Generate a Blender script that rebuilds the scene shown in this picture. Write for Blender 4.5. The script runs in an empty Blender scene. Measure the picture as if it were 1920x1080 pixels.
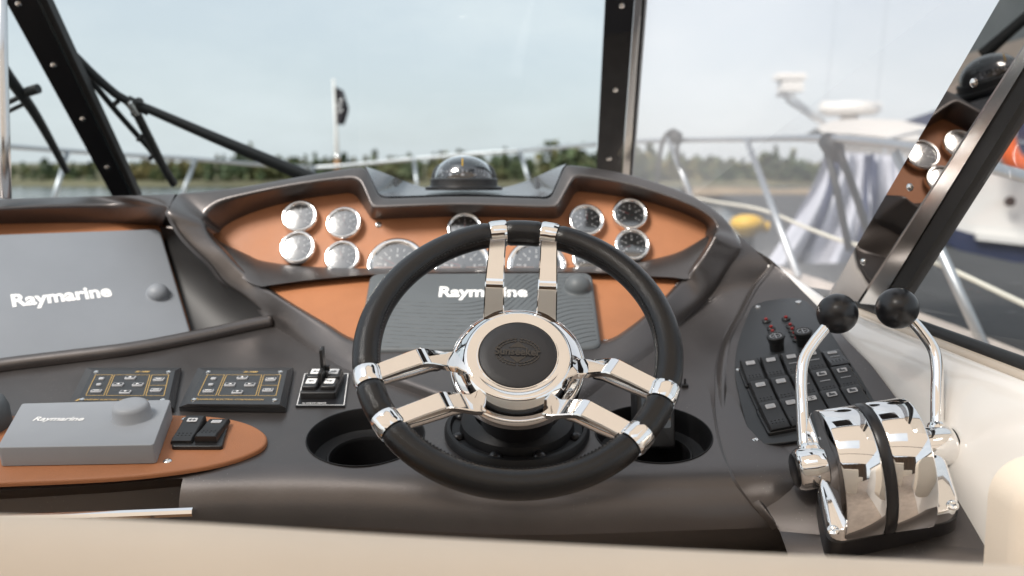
import bpy, bmesh, math, random
import numpy as np
from mathutils import Vector, Matrix

random.seed(7); rng = np.random.default_rng(7)
R_ = math.radians
scene = bpy.context.scene
COL = scene.collection

# ------------------------------------------------------------------ camera
CAM = np.array([0.0, 0.0, 3.0]); FPX = 1700.0; PITCH = R_(7)
cd = bpy.data.cameras.new('camera'); cam = bpy.data.objects.new('camera', cd); COL.objects.link(cam)
cam.location = CAM; cam.rotation_euler = (R_(90) - PITCH, 0, 0)
cd.sensor_width = 36; cd.lens = FPX / 1920 * 36; cd.clip_start = 0.02; cd.clip_end = 5000
cd.dof.use_dof = True; cd.dof.focus_distance = 0.98; cd.dof.aperture_fstop = 4.2
scene.camera = cam
# ------------------------------------------------------------------ sky, sun, exposure
SUN_EL, SUN_AZ = R_(50), R_(226)          # azimuth clockwise from +Y: the sun stands behind and to port
w = bpy.data.worlds.new('World'); scene.world = w; w.use_nodes = True
nt = w.node_tree; nt.nodes.clear()
out = nt.nodes.new('ShaderNodeOutputWorld'); bg = nt.nodes.new('ShaderNodeBackground')
sky = nt.nodes.new('ShaderNodeTexSky'); sky.sky_type = 'NISHITA'; sky.sun_disc = False
sky.sun_elevation = SUN_EL; sky.sun_rotation = SUN_AZ; sky.air_density = 1.0; sky.dust_density = 3.0; sky.ozone_density = 1.5
tc = nt.nodes.new('ShaderNodeTexCoord'); mp = nt.nodes.new('ShaderNodeMapping'); mp.inputs['Scale'].default_value = (1, 1, 2.6)
nz = nt.nodes.new('ShaderNodeTexNoise'); nz.inputs['Scale'].default_value = 3.2; nz.inputs['Detail'].default_value = 7; nz.inputs['Roughness'].default_value = .6
cr = nt.nodes.new('ShaderNodeMapRange'); cr.inputs[1].default_value = .42; cr.inputs[2].default_value = .72; cr.inputs[3].default_value = .70; cr.inputs[4].default_value = .92
mx = nt.nodes.new('ShaderNodeMix'); mx.data_type = 'RGBA'
mx.inputs[7].default_value = (5.95, 6.3, 6.5, 1)       # thin high overcast
nt.links.new(tc.outputs['Generated'], mp.inputs['Vector']); nt.links.new(mp.outputs['Vector'], nz.inputs['Vector'])
nt.links.new(nz.outputs[0], cr.inputs[0]); nt.links.new(cr.outputs[0], mx.inputs[0])
nt.links.new(sky.outputs[0], mx.inputs[6]); nt.links.new(mx.outputs[2], bg.inputs[0])
bg.inputs[1].default_value = 0.083
nt.links.new(bg.outputs[0], out.inputs[0])
sl = bpy.data.lights.new('sun', 'SUN'); sl.energy = 2.3; sl.angle = R_(20); sl.color = (1, .95, .88)
so = bpy.data.objects.new('sun', sl); COL.objects.link(so)
sd = Vector((math.sin(SUN_AZ) * math.cos(SUN_EL), math.cos(SUN_AZ) * math.cos(SUN_EL), math.sin(SUN_EL)))
so.rotation_euler = (-sd).to_track_quat('-Z', 'Y').to_euler(); so.location = (0, -6, 12)
scene.view_settings.view_transform = 'Standard'; scene.view_settings.look = 'None'
scene.view_settings.exposure = 1.0; scene.view_settings.gamma = 1; scene.view_settings.use_curve_mapping = False

# ------------------------------------------------------------------ geometry helpers
X_, Y_, Z_ = np.eye(3)
FW = np.array([0, math.cos(PITCH), -math.sin(PITCH)]); DN = np.array([0, -math.sin(PITCH), -math.cos(PITCH)])
def unit(v): v = np.asarray(v, float); return v / np.linalg.norm(v)
def ray(px, py): return FW + X_ * (px - 960) / FPX + DN * (py - 540) / FPX
def U(px, py, t): return CAM + ray(px, py) * t
def UP(px, py, pl, off=0.0):
    P, n = pl; r = ray(px, py); return CAM + r * (((P + n * off - CAM) @ n) / (r @ n))
def incl(deg, P): a = R_(deg); return (P, np.array([0, -math.sin(a), math.cos(a)]))
PS = incl(13, U(965, 850, 1.03))                       # shelf
PG = incl(58, U(960, 440, 1.5))                        # gauge panel
PD = incl(25, U(905, 580, 1.36))                       # display panel
YL, IL = R_(28), R_(36); nL = np.array([math.sin(YL) * math.sin(IL), -math.cos(YL) * math.sin(IL), math.cos(IL)])
PL = (UP(-20, 694, PS, -.012), nL)                     # port display panel, turned towards the helm
nR = unit([-.2079, -.2667, .9411]); PR = (U(1480, 740, 1.158) + nR * .011, nR)  # switch plateau
MN = unit([-.97388, -.12585, -.18897]); PM = (CAM + MN * -.63447, MN)   # side window plane (tumblehome)
def frame(o, n, right=X_):
    ez = unit(n); ex = unit(np.asarray(right) - ez * (np.asarray(right) @ ez)); ey = np.cross(ez, ex); return (np.asarray(o, float), ex, ey, ez)
def L2W(fr, p): o, a, b, c = fr; p = np.atleast_2d(p); return o + p[:, :1] * a + p[:, 1:2] * b + p[:, 2:3] * c
def fr_px(px, py, pl, off=0, right=X_): return frame(UP(px, py, pl, off), pl[1], right)

MATS = {}
def obj(name, V, F, mat=None, parent=None, smooth=35, label=None, cat=None, group=None, kind=None):
    me = bpy.data.meshes.new(name); me.from_pydata([tuple(map(float, v)) for v in V], [], [tuple(map(int, f)) for f in F]); 
    me.validate(); return link(name, me, mat, parent, smooth, label, cat, group, kind)
def link(name, me, mat=None, parent=None, smooth=35, label=None, cat=None, group=None, kind=None):
    o = bpy.data.objects.new(name, me); COL.objects.link(o)
    if mat: me.materials.append(MATS[mat])
    if smooth:
        me.polygons.foreach_set('use_smooth', [True] * len(me.polygons))
        if smooth < 180: me.set_sharp_from_angle(angle=R_(smooth))
    if parent: o.parent = parent; o.matrix_parent_inverse = parent.matrix_world.inverted()
    tag(o, label, cat, group, kind); return o
def tag(o, label=None, cat=None, group=None, kind=None):
    if label: o['label'] = label
    if cat: o['category'] = cat
    if group: o['group'] = group
    if kind: o['kind'] = kind
    return o
def thing(name, label, cat, loc=(0, 0, 0), group=None):
    o = bpy.data.objects.new(name, None); COL.objects.link(o); o.location = tuple(map(float, loc)); o.empty_display_size = .02
    o.matrix_world = Matrix.Translation(o.location)
    return tag(o, label, cat, group)
def spline(P, n, closed=False):
    P = np.asarray(P, float); 
    if closed: P = np.vstack([P, P[:1]])
    d = np.r_[0, np.cumsum(np.maximum(np.linalg.norm(np.diff(P, axis=0), axis=1), 1e-7) ** .5)]
    m = np.zeros_like(P)
    if closed:
        m[0] = m[-1] = (P[1] - P[-2]) / ((d[1] - d[0]) + (d[-1] - d[-2]))
    else:
        m[0] = (P[1] - P[0]) / (d[1] - d[0]); m[-1] = (P[-1] - P[-2]) / (d[-1] - d[-2])
    for i in range(1, len(P) - 1):
        m[i] = (P[i + 1] - P[i - 1]) / (d[i + 1] - d[i - 1])
    per = max(1, int(round(n / (len(P) - 1)))); out_ = []
    for i in range(len(P) - 1):
        h = d[i + 1] - d[i]
        for s in np.linspace(0, 1, per, endpoint=False):
            out_.append((2*s**3-3*s**2+1)*P[i] + (s**3-2*s**2+s)*h*m[i] + (-2*s**3+3*s**2)*P[i+1] + (s**3-s**2)*h*m[i+1])
    if not closed: out_.append(P[-1])
    return np.array(out_)
def loft(rows, cu=False, cv=False):
    """rows: list of equal-length point arrays"""
    rows = [np.asarray(r, float) for r in rows]; m = len(rows[0]); V = np.vstack(rows); F = []
    for i in range(len(rows) if cv else len(rows) - 1):
        for j in range(m if cu else m - 1):
            a, b = i * m + j, i * m + (j + 1) % m; i2 = (i + 1) % len(rows)
            F.append((a, b, i2 * m + (j + 1) % m, i2 * m + j))
    return V, F
def join(*parts):
    V, F, k = [], [], 0
    for v, f in parts:
        V.append(np.asarray(v, float)); F += [tuple(i + k for i in q) for q in f]; k += len(v)
    return np.vstack(V), F
def tube(path, r, seg=10, cap=True, up=Z_):
    path = np.asarray(path, float); n = len(path); r = np.broadcast_to(r, (n,)); rows = []
    T = np.gradient(path, axis=0); u = None
    for i in range(n):
        t = unit(T[i])
        if u is None: u = unit(np.cross(t, up if abs(t @ up) < .95 else X_))
        else: u = unit(u - t * (u @ t))
        v = np.cross(t, u); a = np.linspace(0, 2 * np.pi, seg, endpoint=False)
        rows.append(path[i] + r[i] * (np.outer(np.cos(a), u) + np.outer(np.sin(a), v)))
    V, F = loft(rows, cu=True)
    if cap: F = F + [tuple(range(seg))[::-1], tuple(range((n - 1) * seg, n * seg))]
    return V, F
def lathe(prof, fr, seg=32, caps=True):
    a = np.linspace(0, 2 * np.pi, seg, endpoint=False)
    rows = [L2W(fr, np.c_[r * np.cos(a), r * np.sin(a), np.full(seg, h)]) for r, h in prof]
    V, F = loft(rows, cu=True)
    if caps: F = F + [tuple(range(seg))[::-1], tuple(range((len(prof) - 1) * seg, len(prof) * seg))]
    return V, F
def prism(poly, fr, z0, z1, bev=0.0, taper=0.0):
    """polygon (local xy) extruded z0..z1 with a small top bevel"""
    p = np.asarray(poly, float); c = p.mean(0)
    def inset(q, d):
        n = len(q); o = []
        for i in range(n):
            e0 = unit(q[i] - q[i - 1]); e1 = unit(q[(i + 1) % n] - q[i]); n0 = np.array([-e0[1], e0[0]]); n1 = np.array([-e1[1], e1[0]])
            b = n0 + n1; b = b / max(b @ b, .35) * 2 if b @ b > 1e-6 else n0
            o.append(q[i] + b * d)
        return np.array(o)
    area = .5 * sum(p[i - 1][0] * p[i][1] - p[i][0] * p[i - 1][1] for i in range(len(p)))
    if area < 0: p = p[::-1]
    rings = [(p, z0)]
    top = inset(p, taper) if taper else p
    if bev:
        for k in range(4):
            a = k / 3 * np.pi / 2
            rings.append((inset(top, bev * (1 - math.cos(a))), z1 - bev * (1 - math.sin(a))))
    else: rings.append((top, z1))
    rows = [L2W(fr, np.c_[q, np.full(len(q), z)]) for q, z in rings]
    V, F = loft(rows, cu=True); n = len(p)
    return V, F + [tuple(range(n))[::-1], tuple(range((len(rows) - 1) * n, len(rows) * n))]
def rrect(w_, h_, r, seg=4, cx=0, cy=0):
    P = []
    for (sx, sy, a0) in ((1, 1, 0), (-1, 1, 90), (-1, -1, 180), (1, -1, 270)):
        for k in range(seg + 1):
            a = R_(a0 + 90 * k / seg); P.append((cx + sx * (w_/2 - r) + r * math.cos(a), cy + sy * (h_/2 - r) + r * math.sin(a)))
    return np.array(P)
def rpoly(P, r, seg=4):
    P = np.asarray(P, float); n = len(P); o = []
    for i in range(n):
        a, b, c = P[i - 1], P[i], P[(i + 1) % n]; rr = min(r, .45 * np.linalg.norm(a - b), .45 * np.linalg.norm(c - b))
        p0 = b + unit(a - b) * rr; p1 = b + unit(c - b) * rr
        for k in range(seg + 1):
            s = k / seg; o.append((1-s)**2 * p0 + 2*s*(1-s) * b + s*s * p1)
    return np.array(o)
def pxpoly(pts, pl, off=0.0, fr=None):
    """outline given in the photograph, laid on a plane: local 2D polygon in fr"""
    o, a, b, c = fr; q = np.array([UP(x, y, pl, off) - o for x, y in pts]); return np.c_[q @ a, q @ b]
def box(fr, x0, x1, y0, y1, z0, z1, bev=0.0): return prism([(x0, y0), (x1, y0), (x1, y1), (x0, y1)], fr, z0, z1, bev)
def text_geo(s, width, fr, cx=0, cy=0, z=0, h=.0003, bold=0.0, shear=0.0, align='CENTER', sy=1.0, sp=1.0):
    c = bpy.data.curves.new('txt', 'FONT'); c.body = s; c.size = 1; c.offset = bold; c.shear = shear; c.align_x = align; c.resolution_u = 3; c.space_character = sp
    o = bpy.data.objects.new('txt', c); COL.objects.link(o); dg = bpy.context.evaluated_depsgraph_get()
    me = bpy.data.meshes.new_from_object(o.evaluated_get(dg)); v = np.array([p.co[:] for p in me.vertices]); F = [tuple(p.vertices) for p in me.polygons]
    bpy.data.objects.remove(o); bpy.data.curves.remove(c); bpy.data.meshes.remove(me)
    k = width / (v[:, 0].max() - v[:, 0].min()); v = v * k; v[:, 1] *= sy
    v[:, 0] += cx - (v[:, 0].max() + v[:, 0].min()) / 2; v[:, 1] += cy - (v[:, 1].max() + v[:, 1].min()) / 2; v[:, 2] = z + h
    return L2W(fr, v), F
def boolean(o, cutter, op='DIFFERENCE'):
    m = o.modifiers.new('b', 'BOOLEAN'); m.object = cutter; m.operation = op; m.solver = 'EXACT'
    bpy.context.view_layer.update(); dg = bpy.context.evaluated_depsgraph_get()
    me = bpy.data.meshes.new_from_object(o.evaluated_get(dg)); o.modifiers.clear(); old = o.data; o.data = me
    me.name = o.name; bpy.data.meshes.remove(old)
    cm = cutter.data; bpy.data.objects.remove(cutter); bpy.data.meshes.remove(cm)

# ------------------------------------------------------------------ materials
def mat(name, col, rough=.5, metal=0.0, spec=.5, coat=0.0, bump=None, var=None, **kw):
    m = bpy.data.materials.new(name); m.use_nodes = True; t = m.node_tree; b = t.nodes['Principled BSDF']; MATS[name] = m
    b.inputs['Base Color'].default_value = (*col, 1); b.inputs['Roughness'].default_value = rough; b.inputs['Metallic'].default_value = metal
    b.inputs['Specular IOR Level'].default_value = spec; b.inputs['Coat Weight'].default_value = coat; b.inputs['Coat Roughness'].default_value = .05
    for k, v in kw.items(): b.inputs[k.replace('_', ' ')].default_value = v
    co = t.nodes.new('ShaderNodeTexCoord')
    if bump:
        kind, sc, st, dist = bump
        if kind == 'leather':
            n = t.nodes.new('ShaderNodeTexVoronoi'); n.feature = 'DISTANCE_TO_EDGE'; n.inputs['Scale'].default_value = sc; o = n.outputs['Distance']
            mr = t.nodes.new('ShaderNodeMapRange'); mr.inputs[2].default_value = .25; t.links.new(o, mr.inputs[0]); o = mr.outputs[0]
        else:
            n = t.nodes.new('ShaderNodeTexNoise'); n.inputs['Scale'].default_value = sc; n.inputs['Detail'].default_value = 4; o = n.outputs[0]
        t.links.new(co.outputs['Object'], n.inputs['Vector'])
        bp = t.nodes.new('ShaderNodeBump'); bp.inputs['Strength'].default_value = st; bp.inputs['Distance'].default_value = dist
        t.links.new(o, bp.inputs['Height']); t.links.new(bp.outputs[0], b.inputs['Normal'])
    if var:
        sc, amt, ramt = var
        n = t.nodes.new('ShaderNodeTexNoise'); n.inputs['Scale'].default_value = sc; n.inputs['Detail'].default_value = 5; n.inputs['Roughness'].default_value = .6
        t.links.new(co.outputs['Object'], n.inputs['Vector'])
        mr = t.nodes.new('ShaderNodeMapRange'); mr.inputs[1].default_value = .3; mr.inputs[2].default_value = .7; mr.inputs[3].default_value = 1 - amt; mr.inputs[4].default_value = 1 + amt
        t.links.new(n.outputs[0], mr.inputs[0])
        mm = t.nodes.new('ShaderNodeMix'); mm.data_type = 'RGBA'; mm.blend_type = 'MULTIPLY'; mm.inputs[0].default_value = 1; mm.inputs[6].default_value = (*col, 1)
        t.links.new(mr.outputs[0], mm.inputs[7]); t.links.new(mm.outputs[2], b.inputs['Base Color'])
        if ramt:
            m2 = t.nodes.new('ShaderNodeMapRange'); m2.inputs[1].default_value = .3; m2.inputs[2].default_value = .7; m2.inputs[3].default_value = rough - ramt; m2.inputs[4].default_value = rough + ramt
            t.links.new(n.outputs[0], m2.inputs[0]); t.links.new(m2.outputs[0], b.inputs['Roughness'])
    return m
mat('console', (.132, .121, .118), .345, .78, .5, bump=('noise', 420, .10, .0008), var=(9, .08, .06))
def dust(name, scale=260, thr=.055, col=(.5, .48, .45), amt=.5):
    t = MATS[name].node_tree; b = t.nodes['Principled BSDF']; co = t.nodes.new('ShaderNodeTexCoord'); v = t.nodes.new('ShaderNodeTexVoronoi'); v.inputs['Scale'].default_value = scale
    n = t.nodes.new('ShaderNodeTexNoise'); n.inputs['Scale'].default_value = 12; g = t.nodes.new('ShaderNodeMath'); g.operation = 'LESS_THAN'
    k = t.nodes.new('ShaderNodeMapRange'); k.inputs[1].default_value = .45; k.inputs[2].default_value = .75; k.inputs[3].default_value = 0; k.inputs[4].default_value = thr * 3
    t.links.new(co.outputs['Object'], v.inputs['Vector']); t.links.new(co.outputs['Object'], n.inputs['Vector']); t.links.new(n.outputs[0], k.inputs[0])
    t.links.new(v.outputs['Distance'], g.inputs[0]); t.links.new(k.outputs[0], g.inputs[1])
    m = t.nodes.new('ShaderNodeMix'); m.data_type = 'RGBA'; m.inputs[7].default_value = (*col, 1); mu = t.nodes.new('ShaderNodeMath'); mu.operation = 'MULTIPLY'; mu.inputs[1].default_value = amt
    t.links.new(g.outputs[0], mu.inputs[0]); t.links.new(mu.outputs[0], m.inputs[0])
    src = b.inputs['Base Color'].links[0].from_socket if b.inputs['Base Color'].links else None
    if src: t.links.new(src, m.inputs[6])
    else: m.inputs[6].default_value = b.inputs['Base Color'].default_value
    t.links.new(m.outputs[2], b.inputs['Base Color'])
dust('console')
mat('recess_shade', (.022, .021, .021), .5, 0, .4, bump=('noise', 420, .10, .0008))  # shade of the port recess wall, put into a darker base colour
mat('tray', (.10, .105, .115), .22, 0, .5)
mat('tan', (.37, .152, .068), .5, 0, .4, bump=('leather', 420, .22, .0009), var=(14, .08, .06))
mat('chrome', (.88, .87, .86), .045, 1, var=(30, .02, .02))
mat('chrome_soft', (.78, .77, .75), .16, 1)
mat('trim_grey', (.42, .43, .40), .5, 0, .4, var=(40, .12, .08))
mat('steel', (.66, .66, .66), .24, 1)
mat('black_leather', (.006, .006, .007), .25, 0, .5, bump=('leather', 480, .16, .0008))
mat('black_leather_pad', (.024, .024, .027), .42, 0, .5, bump=('leather', 1100, .12, .0006))
mat('black_plastic', (.016, .016, .017), .38, 0, .5, bump=('noise', 1500, .05, .0006))
mat('black_gloss', (.006, .006, .007), .02, 0, .5, coat=1)
mat('mirror_black', (.34, .32, .31), .015, 1)
mat('black_satin', (.012, .012, .014), .3)
mat('rubber', (.012, .012, .012), .55)
mat('dial', (.012, .013, .015), .4)
mat('white_print', (.8, .8, .8), .5)
mat('grey_print', (.42, .43, .45), .5)
mat('gold_print', (.45, .3, .1), .4)
mat('red', (.30, .015, .012), .35)
mat('window_print', (.5, .5, .51), .5)
mat('grey_pod', (.28, .298, .325), .5, 0, .4, bump=('noise', 420, .08, .0008), var=(7, .05, .04))
mat('grey_cover', (.20, .216, .24), .5, 0, .4, bump=('noise', 700, .05, .0006), var=(7, .05, .04))
mat('grey_cover_ribbed', (.095, .106, .114), .5, 0, .4, bump=('noise', 700, .05, .0006))
mat('panel_face', (.035, .038, .042), .4)
mat('gelcoat', (.92, .89, .85), .16, 0, .5, coat=.3, var=(3, .03, .02))
mat('gelcoat_trim', (.66, .57, .47), .35, var=(6, .08, .05))
mat('beige', (.84, .74, .62), .55, 0, .35, bump=('leather', 520, .15, .0008), var=(5, .05, .03))
mat('deck', (.5, .42, .36), .6, var=(30, .15, 0))
mat('brown_reflection', (.62, .34, .16), .3, 0, var=(60, .25, .05))  # brown reflection on the chrome column, painted as its base colour
mat('cup_black', (.007, .007, .008), .5, 0, .35)
mat('rail', (.46, .48, .5), .42, 1)
mat('added_curtain_canvas', (.10, .07, .05), .8)
mat('teak', (.3, .16, .07), .5, var=(12, .25, .05))
mat('rope', (.62, .6, .52), .8)
mat('navy', (.012, .02, .06), .6, var=(3, .2, 0))
mat('boat_white', (.72, .7, .67), .3, var=(2, .04, 0))
mat('orange_ring', (.75, .12, .02), .5)
mat('yellow', (.7, .42, .02), .5)
mat('flag', (.035, .03, .035), .8)
mat('tarp', (.42, .43, .48), .55, var=(2.5, .12, 0))
mat('quay', (.03, .03, .031), .85, var=(.6, .3, 0))
mat('reed', (.2, .15, .095), .9, var=(.3, .3, 0))
mat('shore', (.12, .11, .06), .9, var=(.05, .3, 0))
mat('bark', (.08, .06, .05), .9)
mat('water', (.03, .045, .05), .12, 0, .5, bump=('noise', 1.2, .5, .12))
def tree_mat():
    m = mat('leaf', (.05, .07, .025), .7); t = m.node_tree; b = t.nodes['Principled BSDF']
    g = t.nodes.new('ShaderNodeTexCoord'); n = t.nodes.new('ShaderNodeTexNoise'); n.inputs['Scale'].default_value = .07; n.inputs['Detail'].default_value = 3
    r = t.nodes.new('ShaderNodeValToRGB'); e = r.color_ramp.elements
    e[0].position = .35; e[0].color = (.04, .065, .032, 1); e[1].position = .68; e[1].color = (.19, .15, .05, 1); k = e.new(.5); k.color = (.085, .115, .045, 1)
    t.links.new(g.outputs['Object'], n.inputs['Vector']); t.links.new(n.outputs[0], r.inputs[0]); t.links.new(r.outputs[0], b.inputs['Base Color'])
tree_mat()
def pane_mat(name, tint, milky, gloss=1.0, gr=.01):
    m = bpy.data.materials.new(name); m.use_nodes = True; t = m.node_tree; t.nodes.clear(); MATS[name] = m
    o = t.nodes.new('ShaderNodeOutputMaterial'); tr = t.nodes.new('ShaderNodeBsdfTransparent'); tr.inputs[0].default_value = (*tint, 1)
    gl = t.nodes.new('ShaderNodeBsdfGlossy'); gl.inputs['Roughness'].default_value = gr; gl.inputs[0].default_value = (1, 1, 1, 1)
    fr = t.nodes.new('ShaderNodeFresnel'); fr.inputs[0].default_value = 1.45; s = t.nodes.new('ShaderNodeMixShader')
    k = t.nodes.new('ShaderNodeMath'); k.operation = 'MULTIPLY'; k.inputs[1].default_value = gloss; t.links.new(fr.outputs[0], k.inputs[0])
    t.links.new(k.outputs[0], s.inputs[0]); base = tr
    if milky:
        d = t.nodes.new('ShaderNodeBsdfTranslucent'); d.inputs[0].default_value = (.95, .95, .97, 1); s2 = t.nodes.new('ShaderNodeMixShader'); s2.inputs[0].default_value = milky
        df = t.nodes.new('ShaderNodeBsdfDiffuse'); df.inputs[0].default_value = (.95, .95, .97, 1); s3 = t.nodes.new('ShaderNodeMixShader')
        t.links.new(d.outputs[0], s3.inputs[1]); t.links.new(df.outputs[0], s3.inputs[2])
        t.links.new(tr.outputs[0], s2.inputs[1]); t.links.new(s3.outputs[0], s2.inputs[2]); base = s2
    t.links.new(base.outputs[0], s.inputs[1]); t.links.new(gl.outputs[0], s.inputs[2]); t.links.new(s.outputs[0], o.inputs[0])
pane_mat('glass', (.79, .835, .84), 0, .5)
pane_mat('gauge_glass', (.92, .93, .94), 0, 7.5, .12)
pane_mat('dome_glass', (.72, .74, .78), 0, 3.5)
pane_mat('vinyl', (1, .985, .985), .28, .25)
pane_mat('side_glass', (.86, .87, .87), .04, .9)
def canvas_mat():
    m = bpy.data.materials.new('canopy_canvas'); m.use_nodes = True; t = m.node_tree; t.nodes.clear(); MATS['canopy_canvas'] = m
    o = t.nodes.new('ShaderNodeOutputMaterial'); d = t.nodes.new('ShaderNodeBsdfDiffuse'); d.inputs[0].default_value = (.52, .42, .33, 1)
    tr = t.nodes.new('ShaderNodeBsdfTranslucent'); tr.inputs[0].default_value = (.77, .66, .55, 1); s = t.nodes.new('ShaderNodeMixShader'); s.inputs[0].default_value = .55
    t.links.new(d.outputs[0], s.inputs[1]); t.links.new(tr.outputs[0], s.inputs[2]); t.links.new(s.outputs[0], o.inputs[0])
canvas_mat()


# ================================================================== THE HELM CONSOLE
console = thing('helm_console', 'dark grey moulded helm dashboard carrying the wheel, gauges and displays', 'dashboard', UP(965, 850, PS))
# ---- pod frame: a raised loop, hood on top, two arms, meeting under the wheel. stations: A foot, B shoulder, C lip, D inner foot
def hoodA(b): return b + np.array([0, .10, -.06])
ST = []
def top(B, C, D):
    b, c, d = UP(*B, PG, .032), UP(*C, PG, .050), UP(*D, PG, .001); ST.append((hoodA(b), b, c, d))
def arm(A, B, C, D, tA, tB, tC):
    a = UP(*A, PS) if tA == 'S' else U(*A, tA); b = UP(*B, PS, .012) if tB == 'S' else U(*B, tB)
    c = UP(*C, PD, .012) if tC == 'D' else U(*C, tC); d = UP(*D, PD, .001) if tC == 'D' else U(D[0], D[1], tC + .03); ST.append((a, b, c, d))
for q in [((330,361),(383,405),(414,432)), ((360,357),(388,394),(420,425)), ((400,353),(412,377),(443,411)), ((464,345),(464,363),(485,394)),
          ((527,334),(527,350),(537,380)), ((589,323),(589,340),(589,370)), ((640,314),(640,334),(640,363)), ((672,310.5),(660,333),(656,362)),
          ((683,312),(669,335.5),(667,367)), ((690,320),(678,343),(674,376)), ((706,354),(694,379),(690,401)), ((712,363),(700,386.5),(696,409)),
          ((722,367.5),(712,388),(706,411)), ((760,367),(760,386),(760,409)), ((868,364),(868,383),(868,406)), ((1000,367.5),(1000,387),(1000,409)),
          ((1024,368.5),(1034,387),(1036,410)), ((1034,362),(1044,385),(1047,408)), ((1040,350),(1051,375),(1055,401)), ((1054,317),(1070,342),(1073,370)),
          ((1060,308),(1077,333),(1080,361)), ((1069,306),(1087,330),(1092,359)), ((1104,310),(1125,334),(1146,366)), ((1167,321),(1188,348),(1208,377)),
          ((1229,338),(1250,367),(1271,396)), ((1292,361),(1302,388),(1308,412)), ((1333,384),(1330,405),(1322,422)), ((1365,411),(1342,417),(1325,430)),
          ((1383,438),(1345,428),(1322,440))]: top(*q)
arm((1391,460),(1385,457),(1341,440),(1330,446),1.448,1.44,1.418)
arm((1384,479),(1377,474),(1333,455),(1325,458),1.445,1.435,1.415)
arm((1369,499),(1362,494),(1318,480),(1311,480),1.44,1.43,1.41)
arm((1341,545),(1335,538),(1300,503),(1293,502),1.43,1.415,1.405)
arm((1314,574),(1308,567),(1283,524),(1277,522),1.42,1.40,'D')
arm((1279,609),(1273,602),(1251,558),(1246,556),'S','S','D')
arm((1236,650),(1229,634),(1210,596),(1206,593),'S','S','D')
arm((1190,684),(1180,666),(1183,617),(1179,614),'S','S','D')
arm((1144,713),(1130,698),(1150,638),(1147,634),'S','S','D')
arm((1090,752),(1080,736),(1110,645),(1108,640),'S','S','D')
arm((965,792),(965,775),(965,650),(965,645),'S','S','D')
arm((850,762),(850,745),(830,651),(832,646),'S','S','D')
arm((760,731),(756,712),(735,649),(738,644),'S','S','D')
arm((660,697),(658,674),(662,640),(666,636),'S','S','D')
arm((610,671),(600,646),(610,610),(614,607),'S','S','D')
arm((560,641),(547,617),(562,582),(566,579),'S','S','D')
arm((520,616),(506,592),(520,556),(524,553),'S','S','D')
arm((460,565),(464,561),(480,528),(485,526),1.42,1.405,'D')
arm((417,535),(422,530),(445,498),(451,497),1.42,1.41,1.412)
arm((389,500),(394,495),(418,469),(425,470),1.42,1.41,1.415)
arm((344,456),(349,451),(398,449),(408,452),1.42,1.41,1.42)
arm((322,425),(327,420),(386,430),(400,440),1.42,1.41,1.425)
arm((311,396),(316,391),(381,417),(410,436),1.42,1.415,1.43)
def rounded(prof, radii, seg=5):
    o = [prof[0]]
    for i in range(1, len(prof) - 1):
        a, b, c = prof[i - 1], prof[i], prof[i + 1]; r = radii[i - 1]
        p0 = b + unit(a - b) * min(r, .45 * np.linalg.norm(a - b)); p1 = b + unit(c - b) * min(r, .45 * np.linalg.norm(c - b))
        for k in range(seg + 1): s = k / seg; o.append((1-s)**2*p0 + 2*s*(1-s)*b + s*s*p1)
    o.append(prof[-1]); return np.array(o)
prof = np.array([rounded(s, (.014, .008)) for s in ST])         # stations x profile x 3
cols = [spline(prof[:, k], len(ST) * 4, closed=True) for k in range(prof.shape[1])]
obj('pod_frame', *loft(cols, cu=True), 'console', console, 180)
# ---- tan panels
def flatpatch(name, pts, pl, off, m, parent, thick=.003, rnd=None, **kw):
    fr = frame(UP(*pts[0], pl, off), pl[1]); P = pxpoly(pts, pl, off, fr)
    if rnd: P = rpoly(P, rnd)
    return obj(name, *prism(P, fr, -thick, 0), m, parent, 30, **kw)
flatpatch('gauge_panel', [(395,436),(404,415),(460,380),(537,360),(650,345),(690,380),(705,396),(1035,396),(1070,350),(1150,350),(1280,385),(1335,425),(1335,440),(1290,475),(1210,505),(1060,516),(610,516),(500,505),(420,468)], PG, 0, 'tan', console)
flatpatch('display_panel', [(470,520),(700,498),(1110,498),(1300,510),(1255,575),(1190,625),(1130,665),(960,672),(690,662),(640,640),(560,590),(490,545)], PD, 0, 'tan', console)
# ---- divider bar between the gauges and the display
ub = [(392,436),(412,452),(429,461),(464,477),(485,487),(522,494),(568,499),(610,501),(700,502.5),(830,502),(960,501),(1060,501),(1198,491),(1219,487),(1265,475),(1292,462),(1335,436)]
lb = [(440,515),(455,522),(470,531),(491,537),(505,535),(547,529),(580,525),(620,521),(690,515),(830,511),(960,510),(1060,510),(1160,513),(1223,518),(1262,520),(1290,523),(1318,512)]
r0 = [UP(x, y, PG, .001) for x, y in ub]; r1 = [UP(x, y + 1, PG, .016) for x, y in ub]; r2 = [UP(x, y + (3 if i in (0, 16) else 3), PG, .021) for i, (x, y) in enumerate(ub)]
r4 = [UP(x, y, PD, .014) for x, y in lb]; r5 = [UP(x, y + 4, PD, .001) for x, y in lb]; r3 = [.45 * np.array(a) + .55 * np.array(b) + np.array([0, -.002, .001]) for a, b in zip(r2, r4)]
obj('divider_bar', *loft([spline(r, 64) for r in (r0, r1, r2, r3, r4, r5)]), 'console', console, 50)
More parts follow.
